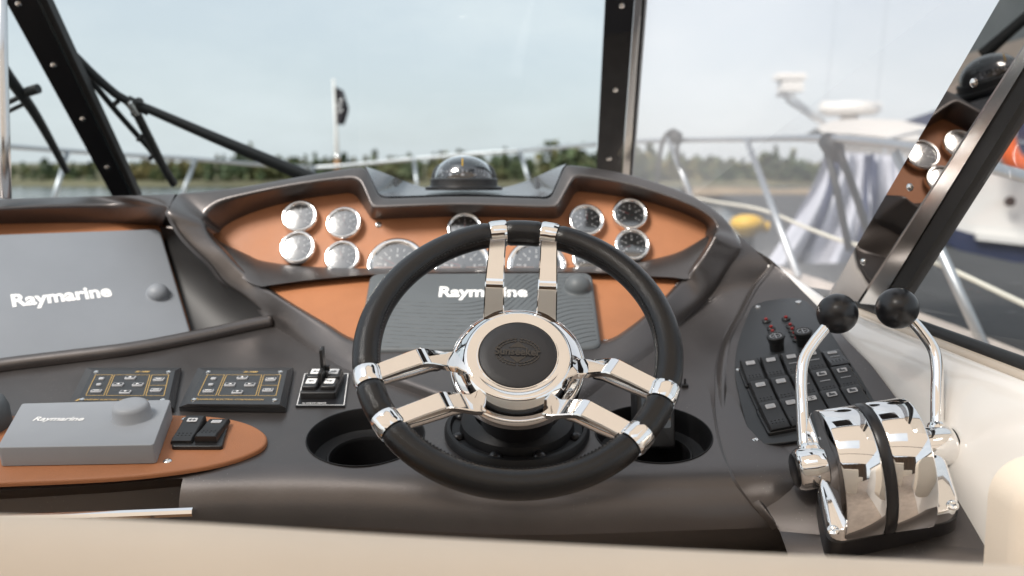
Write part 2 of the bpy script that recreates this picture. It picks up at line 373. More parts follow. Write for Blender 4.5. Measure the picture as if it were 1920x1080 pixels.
# ---- tray in the notch of the hood, under the compass
fe = [(686,313),(690,321),(698,338),(706,355),(712,363.5),(724,368),(760,367.5),(868,364.5),(1000,368),(1022,368.5),(1034,362),(1040,350),(1047,334),(1054,317),(1060,309)]
be = [(684,311.5),(694,315),(712,321),(735,330),(765,342),(790,350),(812,354),(868,355),(925,354),(955,349),(985,340),(1008,330),(1028,321),(1046,313),(1062,307)]
f3 = [UP(x, y, PG, .028) for x, y in fe]; b3 = [U(x, y, 1.72 if 3 < i < 11 else 1.6) for i, (x, y) in enumerate(be)]
mid = [.5 * (a + b) - np.array([0, 0, .004 if 3 < i < 11 else 0]) for i, (a, b) in enumerate(zip(f3, b3))]
obj('compass_tray', *loft([spline(r, 56) for r in (f3, mid, b3, [b + np.array([0, .02, -.12]) for b in b3])]), 'tray', console, 60)
# ---- port side of the dash: top strip, recess walls, port panel
sil = [(330,361),(250,364),(150,367),(60,369),(0,370.5),(-120,373),(-300,376)]; lip = [(316,391),(300,386),(220,383),(94,385),(0,390),(-120,397),(-300,408)]
foot = [(303,424),(283,422),(200,418),(100,418),(0,420),(-120,424),(-300,431)]
tb = [1.49,1.47,1.44,1.42,1.41,1.40,1.39]; tl = [1.415,1.41,1.395,1.37,1.345,1.30,1.25]
l3 = [U(316,391,1.415), U(300,386,1.45)] + [UP(x, y, PL, .045) for x, y in lip[2:]]; q3 = [UP(x, y, PL, .001) for x, y in foot]
s3 = [UP(330,361,PG,.032)] + [U(x, y, (l - CAM) @ FW + .05) for (x, y), l in zip(sil[1:], l3[1:])]
bk3 = [s + np.array([0, .1, -.06]) for s in s3]
rows = [rounded(np.array(p), (.014, .01)) for p in zip(bk3, s3, l3, q3)]; rows = np.array(rows)
obj('port_hood', *loft([spline(rows[:, k], 42) for k in range(rows.shape[1])]), 'console', console, 180)
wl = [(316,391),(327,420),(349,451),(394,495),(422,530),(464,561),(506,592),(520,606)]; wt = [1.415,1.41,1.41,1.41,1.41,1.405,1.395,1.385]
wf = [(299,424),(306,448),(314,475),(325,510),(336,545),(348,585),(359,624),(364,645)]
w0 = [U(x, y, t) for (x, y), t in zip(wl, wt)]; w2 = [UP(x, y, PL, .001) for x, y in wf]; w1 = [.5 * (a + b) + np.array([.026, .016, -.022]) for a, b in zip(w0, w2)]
obj('recess_wall', *loft([spline(r, 42) for r in (w0, w1, w2)]), 'recess_shade', console, 180)
flatpatch('port_panel', [(-300,412),(308,410),(372,640),(100,690),(-300,770)], PL, 0, 'tan', console)
# rolled ridge along the back of the shelf
rg = [(-300,738),(-120,708),(0,686),(126,670),(252,654),(378,630),(470,610),(508,603)]
rp = spline([UP(x, y, PS, .006) for x, y in rg], 40)
obj('shelf_ridge', *tube(rp, .0105, 12), 'console', console, 180)
rp2 = [p + np.array([0, .012, -.008]) for p in rp]; rp3 = [p + np.array([0, .016, -.10]) for p in rp]
obj('ridge_back', *loft([rp, rp2, rp3]), 'console', console, 60)
# ---- shelf: sloping top with rolled front edge, cut by the two cup wells and the locker
nS = PS[1]; up_s = np.array([0, math.cos(R_(13)), math.sin(R_(13))])
xs = np.linspace(-1.25, .345, 90); rows = []
edge_px = [(-400, 900), (0, 893), (345, 872), (620, 866), (965, 880), (1250, 874), (1440, 868), (1700, 860)]
ep = np.array([UP(x, y, PS) for x, y in edge_px]); oS = PS[0]
def on_s(x, d): p = oS + up_s * d; return np.array([x, p[1], p[2]])
ed = np.array([(p - oS) @ up_s for p in ep]); exx = ep[:, 0]
sm = spline(np.c_[exx, ed, ed * 0], 60); rgx = rp[:, 0]; rgd = np.array([(p - oS) @ up_s for p in rp])
for x in xs:
    e = np.interp(x, sm[:, 0], sm[:, 1]); P = []
    bd = (np.interp(x, rgx, rgd) - e) if x < rgx[-1] else .50 if x < 0 else .50 - .5 * min(1, x / .345) * .62
    for d in (bd, bd * .6, bd * .35, .08, .03, .012): P.append(on_s(x, e + d))
    base = on_s(x, e); P.append(base)
    for k in range(1, 9):
        a = k / 8 * R_(88); P.append(base + np.array([0, -.048 * math.sin(a + R_(8)) + .048 * math.sin(R_(8)), -.050 * (1 - math.cos(a)) - .010 * math.sin(a)]))
    q = P[-1]; P += [q + np.array([0, .015, -.018]), q + np.array([0, .06, -.05]), q + np.array([0, .16, -.12]), q + np.array([0, .2, -.5])]
    b2 = P[0]; P += [np.array([x, b2[1], q[2] - .5])]
    rows.append(np.array(P))
V, F = loft(rows, cu=True); m = len(rows[0]); F = F + [tuple(range(m))[::-1], tuple(range((len(rows) - 1) * m, len(rows) * m))]
shelf = obj('shelf', V, F, 'console', console, 40)
CUPS = [((686, 817), .0685), ((1225, 812), .0685)]
for (px, py), r in CUPS:
    fr = fr_px(px, py, PS); c = obj('cut', *lathe([(r, -.098), (r, .02)], fr, 48), None, None, 0); boolean(shelf, c)
# locker opening under the port side of the shelf
la, lb_ = UP(352, 898, PS), UP(-300, 935, PS)
fl = [(-320, 938), (0, 922), (180, 911), (345, 897)]
pt = [UP(x, y, PS, -.006) for x, y in fl]
frk = frame(UP(352, 900, PS), Z_)
cz = pt[-1][2]
V0 = []
for p in pt: V0.append(p)
cutV, cutF = loft([[p + np.array([0, -.3, .004]) for p in pt] , [p + np.array([0, .0, .001]) for p in pt], [p + np.array([0, .035, -.02]) for p in pt], [p + np.array([.012, .035, -.30]) for p in pt], [p + np.array([.03, -.3, -.30]) for p in pt]], cv=True)
n4 = len(pt); cutF = cutF + [tuple(i * n4 for i in range(5)), tuple(i * n4 + n4 - 1 for i in range(5))[::-1]]
c = obj('cut', cutV, cutF, None, None, 0)
bmc = bmesh.new(); bmc.from_mesh(c.data); bmesh.ops.recalc_face_normals(bmc, faces=bmc.faces); bmc.to_mesh(c.data); bmc.free()
bms = bmesh.new(); bms.from_mesh(shelf.data); bmesh.ops.recalc_face_normals(bms, faces=bms.faces); bms.to_mesh(shelf.data); bms.free()
boolean(shelf, c)
shelf.data.materials.clear(); shelf.data.materials.append(MATS['console'])
shelf.data.polygons.foreach_set('use_smooth', [True] * len(shelf.data.polygons)); shelf.data.set_sharp_from_angle(angle=R_(32))
for k, ((px, py), r) in enumerate(CUPS):
    fr = fr_px(px, py, PS)
    ch = obj('cup_holder', *lathe([(r + .0012, .0004), (r + .0008, .0012), (r - .0002, .0010), (r - .0012, -.001), (r - .003, -.012), (r - .006, -.026), (r - .012, -.0285), (r - .02, -.0285), (r - .0215, -.026), (r - .0235, -.026), (r - .0245, -.0285), (.044 - .0005, -.031), (.0425, -.05), (.04, -.09), (.001, -.09)], fr, 56, False), 'cup_black', console, 40)
# locker trim
tr = [U(-200, 975, .955), U(0, 971, .958), U(180, 967, .962), U(362, 960, .966)]
obj('locker_trim', *tube(spline(tr, 12), .005, 8), 'chrome', console)
# ---- starboard deck between the pod arm and the switch plateau, then the plateau itself
from mathutils.bvhtree import BVHTree
bpy.context.view_layer.update(); SB = BVHTree.FromObject(shelf, bpy.context.evaluated_depsgraph_get())
def on_shelf(px, py, off=.001):
    r = Vector(ray(px, py)); h, n_, i_, d_ = SB.ray_cast(Vector(CAM), r.normalized()); 
    if h is None: return UP(px, py, PS, off)
    n_ = n_ if n_.dot(r) < 0 else -n_
    return np.array(h + n_ * off)
ra = [(1383,440),(1388,459),(1380,479),(1364,500),(1338,545),(1311,574),(1276,609),(1255,640),(1262,668),(1285,700),(1320,735),(1333,776),(1346,837),(1368,892),(1402,943),(1442,988)]
ta = [1.455,1.447,1.444,1.44,1.43,1.42]
A3 = [U(x, y, t) for (x, y), t in zip(ra, ta)] + [UP(1276,609,PS,.003)] + [on_shelf(x, y, -.001) for x, y in ra[7:]]
rb = [(1405,458),(1416,468),(1425,476),(1441,494),(1408,538),(1381,586),(1366,612),(1354,636),(1345,670),(1340,698),(1340,724),(1341,776),(1353,837),(1374,892),(1408,943),(1446,988)]
def pr_t(x, y): return UP(x, y, PR, -.011)
B3 = [U(1405,458,1.46), U(1416,468,1.458), U(1425,476,1.455), U(1441,494,1.45), U(1408,538,1.44), U(1381,586,1.40), U(1366,612,1.37), U(1354,636,1.335)] + [on_shelf(x, y, .0015) for x, y in rb[8:]]
obj('starboard_deck', *loft([spline(A3, 90), spline([.66*a+.34*b for a, b in zip(A3, B3)], 90), spline([.33*a+.67*b for a, b in zip(A3, B3)], 90), spline(B3, 90)]), 'console', console, 60)
rc = [(1440,490),(1444,494),(1447,497),(1450,500),(1419,538),(1392,590),(1379,614),(1369,636),(1362,660),(1359,690),(1359,724),(1365,782),(1381,847),(1408,902),(1436,954),(1462,996)]
tC = [1.45,1.448,1.446,1.444,1.425,1.37,1.335,1.30]
C3 = [U(x, y, t) for (x, y), t in zip(rc, tC)] + [UP(x, y, PR, -.001) for x, y in rc[8:13]] + [UP(1408,902,PR,-.004), UP(1436,954,PR,-.016), UP(1462,996,PR,-.03)]
rdg = [rounded(np.array([b, b + (c - b) * .12 + nS * -.003, c - (c-b)*.25 + nS * .004, c + unit(c - b) * .003]), (.003, .004)) for b, c in zip(B3, C3)]
rdg = np.array(rdg); obj('plateau_step', *loft([spline(rdg[:, k], 90) for k in range(rdg.shape[1])]), 'console', console, 180)
re_ = [(1430,478),(1438,482),(1447,488),(1470,510),(1500,541),(1529,570),(1546,588),(1560,604),(1587,637),(1612,662),(1633,684),(1656,714),(1690,762),(1745,868),(1791,930),(1850,1030)]
tE = [1.45,1.448,1.445,1.43,1.40,1.36,1.338,1.315]
E3 = [U(x, y, t) for (x, y), t in zip(re_, tE)] + [UP(x, y, PR, 0) for x, y in re_[8:13]] + [UP(1745,868,PR,-.004), UP(1791,930,PR,-.018), UP(1850,1030,PR,-.03)]
pl_rows = [spline([a * (1 - s) + b * s for a, b in zip(C3, E3)], 90) for s in (0, .2, .4, .6, .8, .97, 1.0)]
pl_rows.append(pl_rows[-1] + np.array([.004, 0, -.012])); pl_rows.append(pl_rows[-1] + np.array([.006, 0, -.12]))
obj('switch_plateau', *loft(pl_rows), 'console', console, 60)
# front end of the plateau, falling away to the footwell
fa = pl_rows[0][-1]; fb = pl_rows[6][-1]; line = [fa * (1 - s) + fb * s for s in np.linspace(0, 1, 8)]
obj('plateau_front', *loft([line, [p + np.array([0, -.03, -.012]) for p in line], [p + np.array([0, -.045, -.05]) for p in line], [p + np.array([0, -.03, -.5]) for p in line]]), 'console', console, 60)
# panel screws
def screw(px, py, pl, off, parent, r=.0042, name='screw'):
    fr = fr_px(px, py, pl, off); return obj(name, *lathe([(r, -.001), (r, .0006), (r * .8, .0016), (r * .45, .002), (r * .3, .0012), (.0003, .0012)], fr, 16), 'chrome_soft', parent)
screw(709, 421, PG, .001, console, .0052); screw(1270, 534, PD, .001, console); screw(1146 - 10, 640, PD, .0, console)

# ================================================================== GAUGES
def gauge(cx, cy, r_px, label, big=False, needle=120, red=True):
    ctr = UP(cx, cy, PG, .014); r = r_px / FPX * ((ctr - CAM) @ FW); fr0 = frame(UP(cx, cy, PG, .014) - PG[1] * .014, PG[1])
    g = thing('dashboard_gauge', label, 'gauge', fr0[0], 'round gauges on the tan panel')
    obj('bezel', *lathe([(r * .96, 0), (r, .002), (r, .0105), (r * .97, .0135), (r * .9, .0148), (r * .82, .014), (r * .775, .0115), (r * .76, .008)], fr0, 48, False), 'chrome', g, 60)
    obj('dial', *lathe([(r * .78, .0055), (r * .78, .0075), (.0002, .0075)], fr0, 40), 'dial', g)
    T = []; n = 9 if not big else 13; a0, a1 = 215, -35
    for k in range(n):
        a = R_(a0 + (a1 - a0) * k / (n - 1)); r0_, r1_ = r * (.5 if k % 2 == 0 else .56), r * .66; c, s = math.cos(a), math.sin(a); wd = r * .022
        T.append((L2W(fr0, [(r0_*c - wd*s, r0_*s + wd*c, .0079), (r0_*c + wd*s, r0_*s - wd*c, .0079), (r1_*c + wd*s, r1_*s - wd*c, .0079), (r1_*c - wd*s, r1_*s + wd*c, .0079)]), [(0, 1, 2, 3)]))
        if k % 2 == 0:
            q = (r * .38 * c, r * .38 * s); hh = r * .055
            T.append((L2W(fr0, [(q[0]-hh*.7, q[1]-hh, .0079), (q[0]+hh*.7, q[1]-hh, .0079), (q[0]+hh*.7, q[1]+hh, .0079), (q[0]-hh*.7, q[1]+hh, .0079)]), [(0, 1, 2, 3)]))
    obj('scale', *join(*T), 'white_print', g, 0)
    a = R_(needle); c, s = math.cos(a), math.sin(a); wd = r * .03
    nv = [(-.12*r*c - wd*s, -.12*r*s + wd*c, .0088), (-.12*r*c + wd*s, -.12*r*s - wd*c, .0088), (r*.6*c, r*.6*s, .0088)]
    nv = nv + [(x, y, .0084) for x, y, z in nv]
    obj('needle', *(L2W(fr0, nv), [(0, 1, 2), (5, 4, 3), (0, 3, 4, 1), (1, 4, 5, 2), (2, 5, 3, 0)]), 'red' if red else 'white_print', g, 0)
    obj('needle_hub', *lathe([(r * .1, .008), (r * .1, .0095), (r * .06, .0102)], fr0, 16), 'black_plastic', g)
    obj('glass', *lathe([(r * .80, .0108), (r * .6, .0113), (r * .3, .0116), (.0003, .0118)], fr0, 40, False), 'gauge_glass', g, 180)
for a in [(561,404,34,'round gauge with pale reflecting face, upper of the leftmost pair',0,200), (557,462,34,'round gauge with pale reflecting face, lower of the leftmost pair',0,190),
          (644,416,34,'upper pale gauge between the leftmost pair and the chrome screw',0,100), (641,480,34,'lower pale gauge left of the large dial, cut by the divider bar',0,110),
          (743,495,57,'large pale dial left of the wheel rim, half hidden by it',1,150), (868,497,57,'large pale dial seen inside the wheel rim left of the spokes',1,160),
          (1006,497,57,'large half dark dial seen between the two upper wheel spokes',1,40), (871,426,34,'small dark gauge peeping over the top of the wheel rim',0,90),
          (1106,482,34,'small gauge mostly hidden behind the right of the wheel rim',0,130), (1100,411,34,'dark faced gauge nearest the right upper spoke collar',0,80),
          (1182,399,34,'dark faced gauge, upper of the rightmost pair',0,150), (1186,457,34,'dark faced gauge, lower of the rightmost pair',0,200)]:
    gauge(a[0], a[1], a[2], a[3], bool(a[4]), a[5])

# ================================================================== CHART PLOTTERS UNDER COVERS
def dome(fr, r, h, n=8): return [(r * 1.12, 0), (r * 1.02, h * .08)] + [(r * math.cos(k / n * math.pi / 2), h * (.1 + .9 * math.sin(k / n * math.pi / 2))) for k in range(n)] + [(.0004, h)]
cp = thing('chart_plotter', 'grey ribbed plotter cover with white lettering, seen through the steering wheel', 'display', UP(905, 580, PD))
frc = frame(UP(905, 580, PD), PD[1])
oc = rpoly(pxpoly([(694,511),(1110,509),(1129,652),(668,656)], PD, .018, frc), .02, 6)
obj('cover', *prism(oc, frc, 0.001, .018, .006), 'grey_cover_ribbed', cp, 40)
x0, x1 = oc[:, 0].min(), oc[:, 0].max(); y0, y1 = oc[:, 1].min(), oc[:, 1].max()
def inside(x, y, poly=None, mrg=.006):
    P = oc; c = True; n = len(P)
    area = sum(P[i-1][0]*P[i][1]-P[i][0]*P[i-1][1] for i in range(n)); sg = 1 if area > 0 else -1
    for i in range(n):
        a, b = P[i - 1], P[i]; e = b - a; l = np.linalg.norm(e)
        if l < 1e-6: continue
        if sg * (e[0] * (y - a[1]) - e[1] * (x - a[0])) / l < mrg: return False
    return True
kx, ky = pxpoly([(1083, 540)], PD, .018, frc)[0]
H = y1 - y0; W = x1 - x0; ribs = []
for i in range(30):
    run = []
    for s in np.linspace(0, 1, 90):
        x = x0 + W * s; sig = 1 / (1 + math.exp(-(s - .62 - .009 * i) / .05))
        y = y0 + H * (.60 - .046 * i + .50 * sig - .06 * math.sin(max(0, s - .1) * 3) * (1 - sig))
        ok = inside(x, y) and (x - kx) ** 2 + (y - ky) ** 2 > .024 ** 2
        if ok: run.append((x, y, .0176))
        if (not ok or s == 1) and run:
            if len(run) > 4: ribs.append(np.array(run))
            run = []
for q in ribs: obj('rib', *tube(L2W(frc, q), .0012, 6), 'grey_cover_ribbed', cp, 60)
frk2 = (L2W(frc, [(kx, ky, .017)])[0],) + frc[1:]
obj('cover_knob', *lathe(dome(frk2, .0205, .022), frk2, 36), 'grey_cover_ribbed', cp, 60)
tx = pxpoly([(823, 549), (989, 549)], PD, .018, frc)
obj('lettering', *text_geo('Raymarine', tx[1][0] - tx[0][0], frc, (tx[0][0] + tx[1][0]) / 2, tx[0][1] - .002, .0182, bold=.035, sy=1.25), 'white_print', cp, 0)

pp = thing('chart_plotter', 'large smooth grey plotter cover with white lettering in the left recess', 'display', UP(160, 550, PL))
exL = unit([math.cos(YL), math.sin(YL), 0]); frl = frame(UP(160, 550, PL), PL[1], exL)
oc2 = rpoly(pxpoly([(-250,447),(300,428),(362,636),(100,672),(-250,735)], PL, .02, frl), .012, 6)
obj('cover', *prism(oc2, frl, .001, .02, .004), 'grey_cover', pp, 40)
kk = pxpoly([(296, 551)], PL, .02, frl)[0]; f2 = (L2W(frl, [(kk[0], kk[1], .019)])[0],) + frl[1:]
obj('cover_knob', *lathe(dome(f2, .0175, .017), f2, 36), 'grey_cover', pp, 60)
t2 = pxpoly([(25, 572), (212, 552), (118, 558)], PL, .02, frl); wd = np.linalg.norm(t2[1] - t2[0])
ext = unit(L2W(frl, [(*t2[1], 0)])[0] - L2W(frl, [(*t2[0], 0)])[0]); frt = frame(L2W(frl, [(*t2[2], .02)])[0], PL[1], ext)
obj('lettering', *text_geo('Raymarine', wd, frt, 0, 0, .0003, bold=.035, sy=1.15), 'white_print', pp, 0)

# ================================================================== AUTOPILOT POD, TAN PLATE, ROCKERS (port shelf)
pf = frame(UP(250, 830, PS), nS)
plate = thing('tan_plate', 'tan leather plate with rounded end let into the left of the shelf', 'panel', pf[0])
po = spline([(*p, 0) for p in pxpoly([(-400,792),(0,780),(200,778),(330,779),(410,783),(462,794),(493,810),(501,825),(488,842),(440,862),(370,878),(250,893),(120,901),(0,906),(-400,925)], PS, .005, pf)], 56)[:, :2]
obj('plate', *prism(po, pf, .0003, .006, .003), 'tan', plate, 50)
for q in [(348, 786), (314, 865)]: screw(*q, PS, .006, plate, .0048)
ap = thing('autopilot_display', 'flat grey instrument cover with round knob lying on the tan plate', 'instrument', UP(160, 800, PS))
fa_ = frame(UP(160, 800, PS, .006), nS)
o3 = pxpoly([(41,756),(320,749),(288,834),(-6,839)], PS, .03, fa_)
obj('cover', *prism(rpoly(o3, .004, 3), fa_, .001, .024, .0012), 'grey_pod', ap, 30)
ka = pxpoly([(248, 781)], PS, .03, fa_)[0]; f3_ = (L2W(fa_, [(ka[0], ka[1], .0238)])[0],) + fa_[1:]
obj('cover_knob', *lathe([(.0235, 0), (.0218, .002), (.0205, .012), (.019, .0155), (.016, .0172), (.008, .018), (.0004, .018)], f3_, 36), 'grey_pod', ap, 50)
t3 = pxpoly([(63, 787), (157, 787)], PS, .03, fa_)
obj('lettering', *text_geo('Raymarine', t3[1][0] - t3[0][0], fa_, (t3[0][0] + t3[1][0]) / 2, t3[0][1], .0242, bold=.03, shear=.15), 'white_print', ap, 0)
fcl = frame(UP(-40, 800, PS, .006), nS)
pk = thing('instrument_knob', 'rounded dark grey instrument cover cut off by the left picture edge', 'instrument', fcl[0])
obj('cover', *lathe([(.036, 0), (.036, .02), (.033, .03), (.026, .036), (.012, .038), (.0005, .038)], fcl, 36), 'grey_cover_ribbed', pk, 60)

def rocker_geo(fr, w_=.0253, l_=.0515, tilt=6, h=.011):
    """rocker actuator: curved top, dished, with two rows of grip dots"""
    V, F = [], []; n = 9; a = R_(tilt)
    for k in range(n):
        y = -l_/2 + l_ * k / (n - 1); z = h * .78 + math.tan(a) * y + .0016 * abs((k - 4) / 4) ** 2
        e = .002 if k in (0, n - 1) else 0
        for x, zz in ((-w_/2, .001), (-w_/2 + .0004, z - .0018 - e), (-w_/2 + .002, z - e), (w_/2 - .002, z - e), (w_/2 - .0004, z - .0018 - e), (w_/2, .001)): V.append((x, y, zz))
    for k in range(n - 1):
        for j in range(5): b = k * 6 + j; F.append((b, b + 1, b + 7, b + 6))
    F += [tuple(range(6))[::-1], tuple(range((n - 1) * 6, n * 6))]
    parts = [(L2W(fr, np.array(V)), F)]
    for iy in (-.0165, -.0115):
        for ix in (-.0066, -.0022, .0022, .0066):
            z = h * .78 + math.tan(a) * iy + .0016 * (iy / (l_/2)) ** 2
            fr2 = (L2W(fr, [(ix, iy, z - .0001)])[0],) + fr[1:]; parts.append(lathe([(.0011, 0), (.0009, .0006), (.0003, .0008)], fr2, 6))
    return join(*parts)
def rocker(parent, o, ex, n, tilt=6, window=True, bar=False, sym=0, name='rocker'):
    fr = frame(o, n, ex); rk = obj(name, *rocker_geo(fr, tilt=tilt), 'black_plastic', parent, 40)
    y = .0145; z = .011 * .78 + math.tan(R_(tilt)) * y + .0009; ty = math.tan(R_(tilt))
    o2 = L2W(fr, [(0, y, z)])[0]; ey2 = unit(fr[2] + fr[3] * ty); f2 = (o2, fr[1], ey2, np.cross(fr[1], ey2))
    if window:
        obj('symbol_window', *prism(rrect(.0115, .0078, .0012, 2), f2, -.0004, .0004), 'window_print', rk, 0)
        if sym == 0: g = join(*[box(f2, -.004, .004, yy, yy + .0008, .0004, .0006) for yy in (-.0024, 0, .002)])
        elif sym == 1: g = join(box(f2, -.0038, .0038, -.0005, .0005, .0004, .0006), prism([(.0015, -.0025), (.0042, 0), (.0015, .0025)], f2, .0004, .0006), prism([(-.0015, -.0025), (-.0042, 0), (-.0015, .0025)], f2, .0004, .0006))
        elif sym == 2: g = join(prism([(-.004, -.0025), (.004, -.0025), (.003, .001), (0, .001), (-.001, .003), (-.003, .003)], f2, .0004, .0006))
        elif sym == 3: g = join(box(f2, -.0004, .0004, -.003, .003, .0004, .0006), box(f2, -.003, .003, .0012, .002, .0004, .0006), prism([(-.0035, -.001), (0, -.0032), (.0035, -.001), (0, -.002)], f2, .0004, .0006))
        else: g = join(prism(rrect(.008, .005, .002, 3), f2, .0004, .0006))
        obj('symbol', *g, 'grey_print' if sym in (0, 4) else 'panel_face', rk, 0)
    if bar:
        f4 = (L2W(fr, [(0, .001, .011 * .78 + .00008)])[0],) + f2[1:]; obj('light_bar', *box(f4, -.0062, .0062, -.0006, .0006, -.0003, .0005), 'grey_print', rk, 0)
    return rk
rs = thing('rocker_switch', 'pair of black rocker switches in one frame on the tan plate', 'switch', UP(375, 812, PS))
exr = unit(UP(430, 806, PS) - UP(340, 809, PS)); frr = frame(UP(375, 812, PS, .006), nS, unit(UP(425, 812, PS) - UP(330, 812, PS)))
op = pxpoly([(345,790),(429,796),(417,841),(321,841)], PS, .008, frr)
obj('switch_frame', *prism(rpoly(op, .004, 3), frr, .0003, .005, .0015), 'black_plastic', rs, 40)
eyr = unit(UP(394, 785, PS) - UP(380, 832, PS)); 
for (px, py, ti, sy_) in ((355, 812, 5, 1), (400, 811, -6, 4)):
    rocker(rs, UP(px, py + 2, PS, .0085), frr[1], nS, ti, True, False, sy_)

# ================================================================== SEARCHLIGHT CONTROL PANELS
def search_panel(dx, label):
    c = (441 + dx, 728); fr = frame(UP(*c, PS), nS); p = thing('searchlight_control', label, 'control panel', fr[0], 'searchlight control panels on the shelf')
    def q(pts, off=.0): return pxpoly([(x + dx, y) for x, y in pts], PS, off, fr)
    if dx: sk = 0
    body = q([(376,693),(546,693),(531,761),(343,759)], .014)
    base = q([(372,692),(550,692),(536,768),(336,766)], .004)
    rows = [L2W(fr, np.c_[base, np.full(4, .0005)]), L2W(fr, np.c_[base, np.full(4, .006)]), L2W(fr, np.c_[q([(383,693.5),(538,693.5),(524,757),(352,756)], .0145), np.full(4, .0135)])]
    V, F = loft(rows, cu=True); obj('housing', V, F + [(8, 9, 10, 11), (3, 2, 1, 0)], 'panel_face', p, 0)
    f5 = (fr[0] + nS * .0138,) + fr[1:]
    o0 = q([(383,693.5),(538,693.5),(524,757),(352,756)], .0138); o, a, b = o0[3], o0[2] - o0[3], o0[0] - o0[3]     # affine cell
    def uv(u, v): return o + a * u + b * v + (o0[1] - o0[0] - a) * u * v
    def ln(u0, v0, u1, v1, wd=.00045):
        p0, p1 = uv(u0, v0), uv(u1, v1); t = unit(p1 - p0); nn = np.array([-t[1], t[0]]) * wd
        return (L2W(f5, np.c_[np.array([p0 - nn, p1 - nn, p1 + nn, p0 + nn]), np.full(4, .00015)]), [(0, 1, 2, 3)])
    L = []
    for (u0, u1) in ((.07, .27), (.295, .715), (.74, .94)):
        L += [ln(u0, .22, u1, .22), ln(u0, .84, u1, .84), ln(u0, .22, u0, .84), ln(u1, .22, u1, .84)]
    L.append(ln(.74, .52, .94, .52))
    obj('gold_border', *join(*L), 'gold_print', p, 0)
    w_ = np.linalg.norm(a); xa = unit(np.r_[a, 0][0] * fr[1] + a[1] * fr[2]); ft = frame(L2W(f5, [(*uv(.5, .5), 0)])[0], nS, xa); hb = np.linalg.norm(b)
    obj('lettering', *join(text_geo('ELECTRIC CORPORATION', w_ * .52, ft, w_ * .10, -hb * .395, .0001, bold=.02), text_geo('SANSHIN', w_ * .19, ft, -w_ * .275, -hb * .395, .0001, bold=.02), text_geo('SL-1000', w_ * .17, ft, w_ * .02, hb * .43, .0001, bold=.05, shear=.4), prism([(-w_*.43, -hb*.43), (-w_*.40, -hb*.43), (-w_*.37, -hb*.36), (-w_*.40, -hb*.36)], ft, 0, .0002)), 'gold_print', p, 0)
    def btn(u, v, bw, bh, g=None):
        c_ = uv(u, v); f6 = frame(L2W(f5, [(*c_, 0)])[0], nS, xa); k = obj('button', *prism(rrect(bw, bh, .0008, 2), f6, 0, .0022, .0006), 'grey_print', p, 30)
        if g is not None:
            obj('button_face', *prism(rrect(bw * .82, bh * .62, .0004, 2), f6, .0021, .0024), 'panel_face', k, 0)
            s = bh * .28
            tri = {'u': [(-s, -s*.7), (s, -s*.7), (0, s*.8)], 'd': [(-s, s*.7), (s, s*.7), (0, -s*.8)], 'l': [(s, -s*.7), (s, s*.7), (-s, 0)], 'r': [(-s, -s*.7), (-s, s*.7), (s, 0)], 't': [(-bw*.3, -s*.35), (bw*.3, -s*.35), (bw*.3, s*.35), (-bw*.3, s*.35)]}[g]
            obj('button_mark', *prism(tri, f6, .0024, .0026), 'white_print', k, 0)
    btn(.17, .33, .0135, .0062, 't'); btn(.165, .52, .006, .004); btn(.165, .70, .0065, .0045)
    btn(.5, .73, .0135, .0075, 'u'); btn(.5, .30, .0135, .0075, 'd'); btn(.385, .52, .0135, .0075, 'l'); btn(.615, .52, .0135, .0075, 'r')
    btn(.84, .68, .0135, .0075, 't'); btn(.84, .36, .0135, .0075, 't')
    for u, v in ((.06, .93), (.93, .93), (.05, .10), (.94, .10)):
        f6 = (L2W(f5, [(*uv(u, v), 0)])[0],) + fr[1:]; obj('screw', *lathe([(.0034, 0), (.003, .0012), (.0015, .0016), (.0003, .001)], f6, 12), 'chrome_soft', p)
search_panel(0, 'black searchlight panel with gold print in full view beside the small arrow switch panel')
search_panel(-210, 'black searchlight panel with gold print partly hidden behind the grey autopilot cover')

# ================================================================== TRIM SWITCH PANEL
fv = frame(UP(606, 730, PS), nS); tp = thing('trim_switch', 'small black panel with four arrow switches and an upright lever', 'switch', fv[0])
ov = pxpoly([(570,700),(655,700),(647,762),(554,762)], PS, .002, fv)
obj('backplate', *prism(ov, fv, .0003, .0025), 'black_satin', tp, 0)
cc = ov.mean(0); B_ = []
for i in range(4):
    p0, p1 = ov[i - 1], ov[i]; p0 = cc + (p0 - cc) * .95; p1 = cc + (p1 - cc) * .95; t = unit(p1 - p0); nn = np.array([-t[1], t[0]]) * .0005
    B_.append((L2W(fv, np.c_[np.array([p0 - nn, p1 - nn, p1 + nn, p0 + nn]), np.full(4, .0028)]), [(0, 1, 2, 3)]))
bx0, bx1 = ov[:, 0].min(), ov[:, 0].max(); by0, by1 = ov[:, 1].min(), ov[:, 1].max(); hv = by1 - by0; wv = .052
obj('border', *join(*B_), 'white_print', tp, 0)
obj('lettering', *join(text_geo('by VOLVO PENTA', .03, fv, -.002, by0 + hv * .07, .0027, bold=.03), text_geo('Powertrim', .026, fv, .0, by1 - hv * .05, .0027, bold=.02)), 'white_print', tp, 0)
obj('switch_block', *prism(rrect(.0455, hv * .66, .003, 3, 0, -hv * .02), fv, .002, .012, .0015), 'black_plastic', tp, 40)
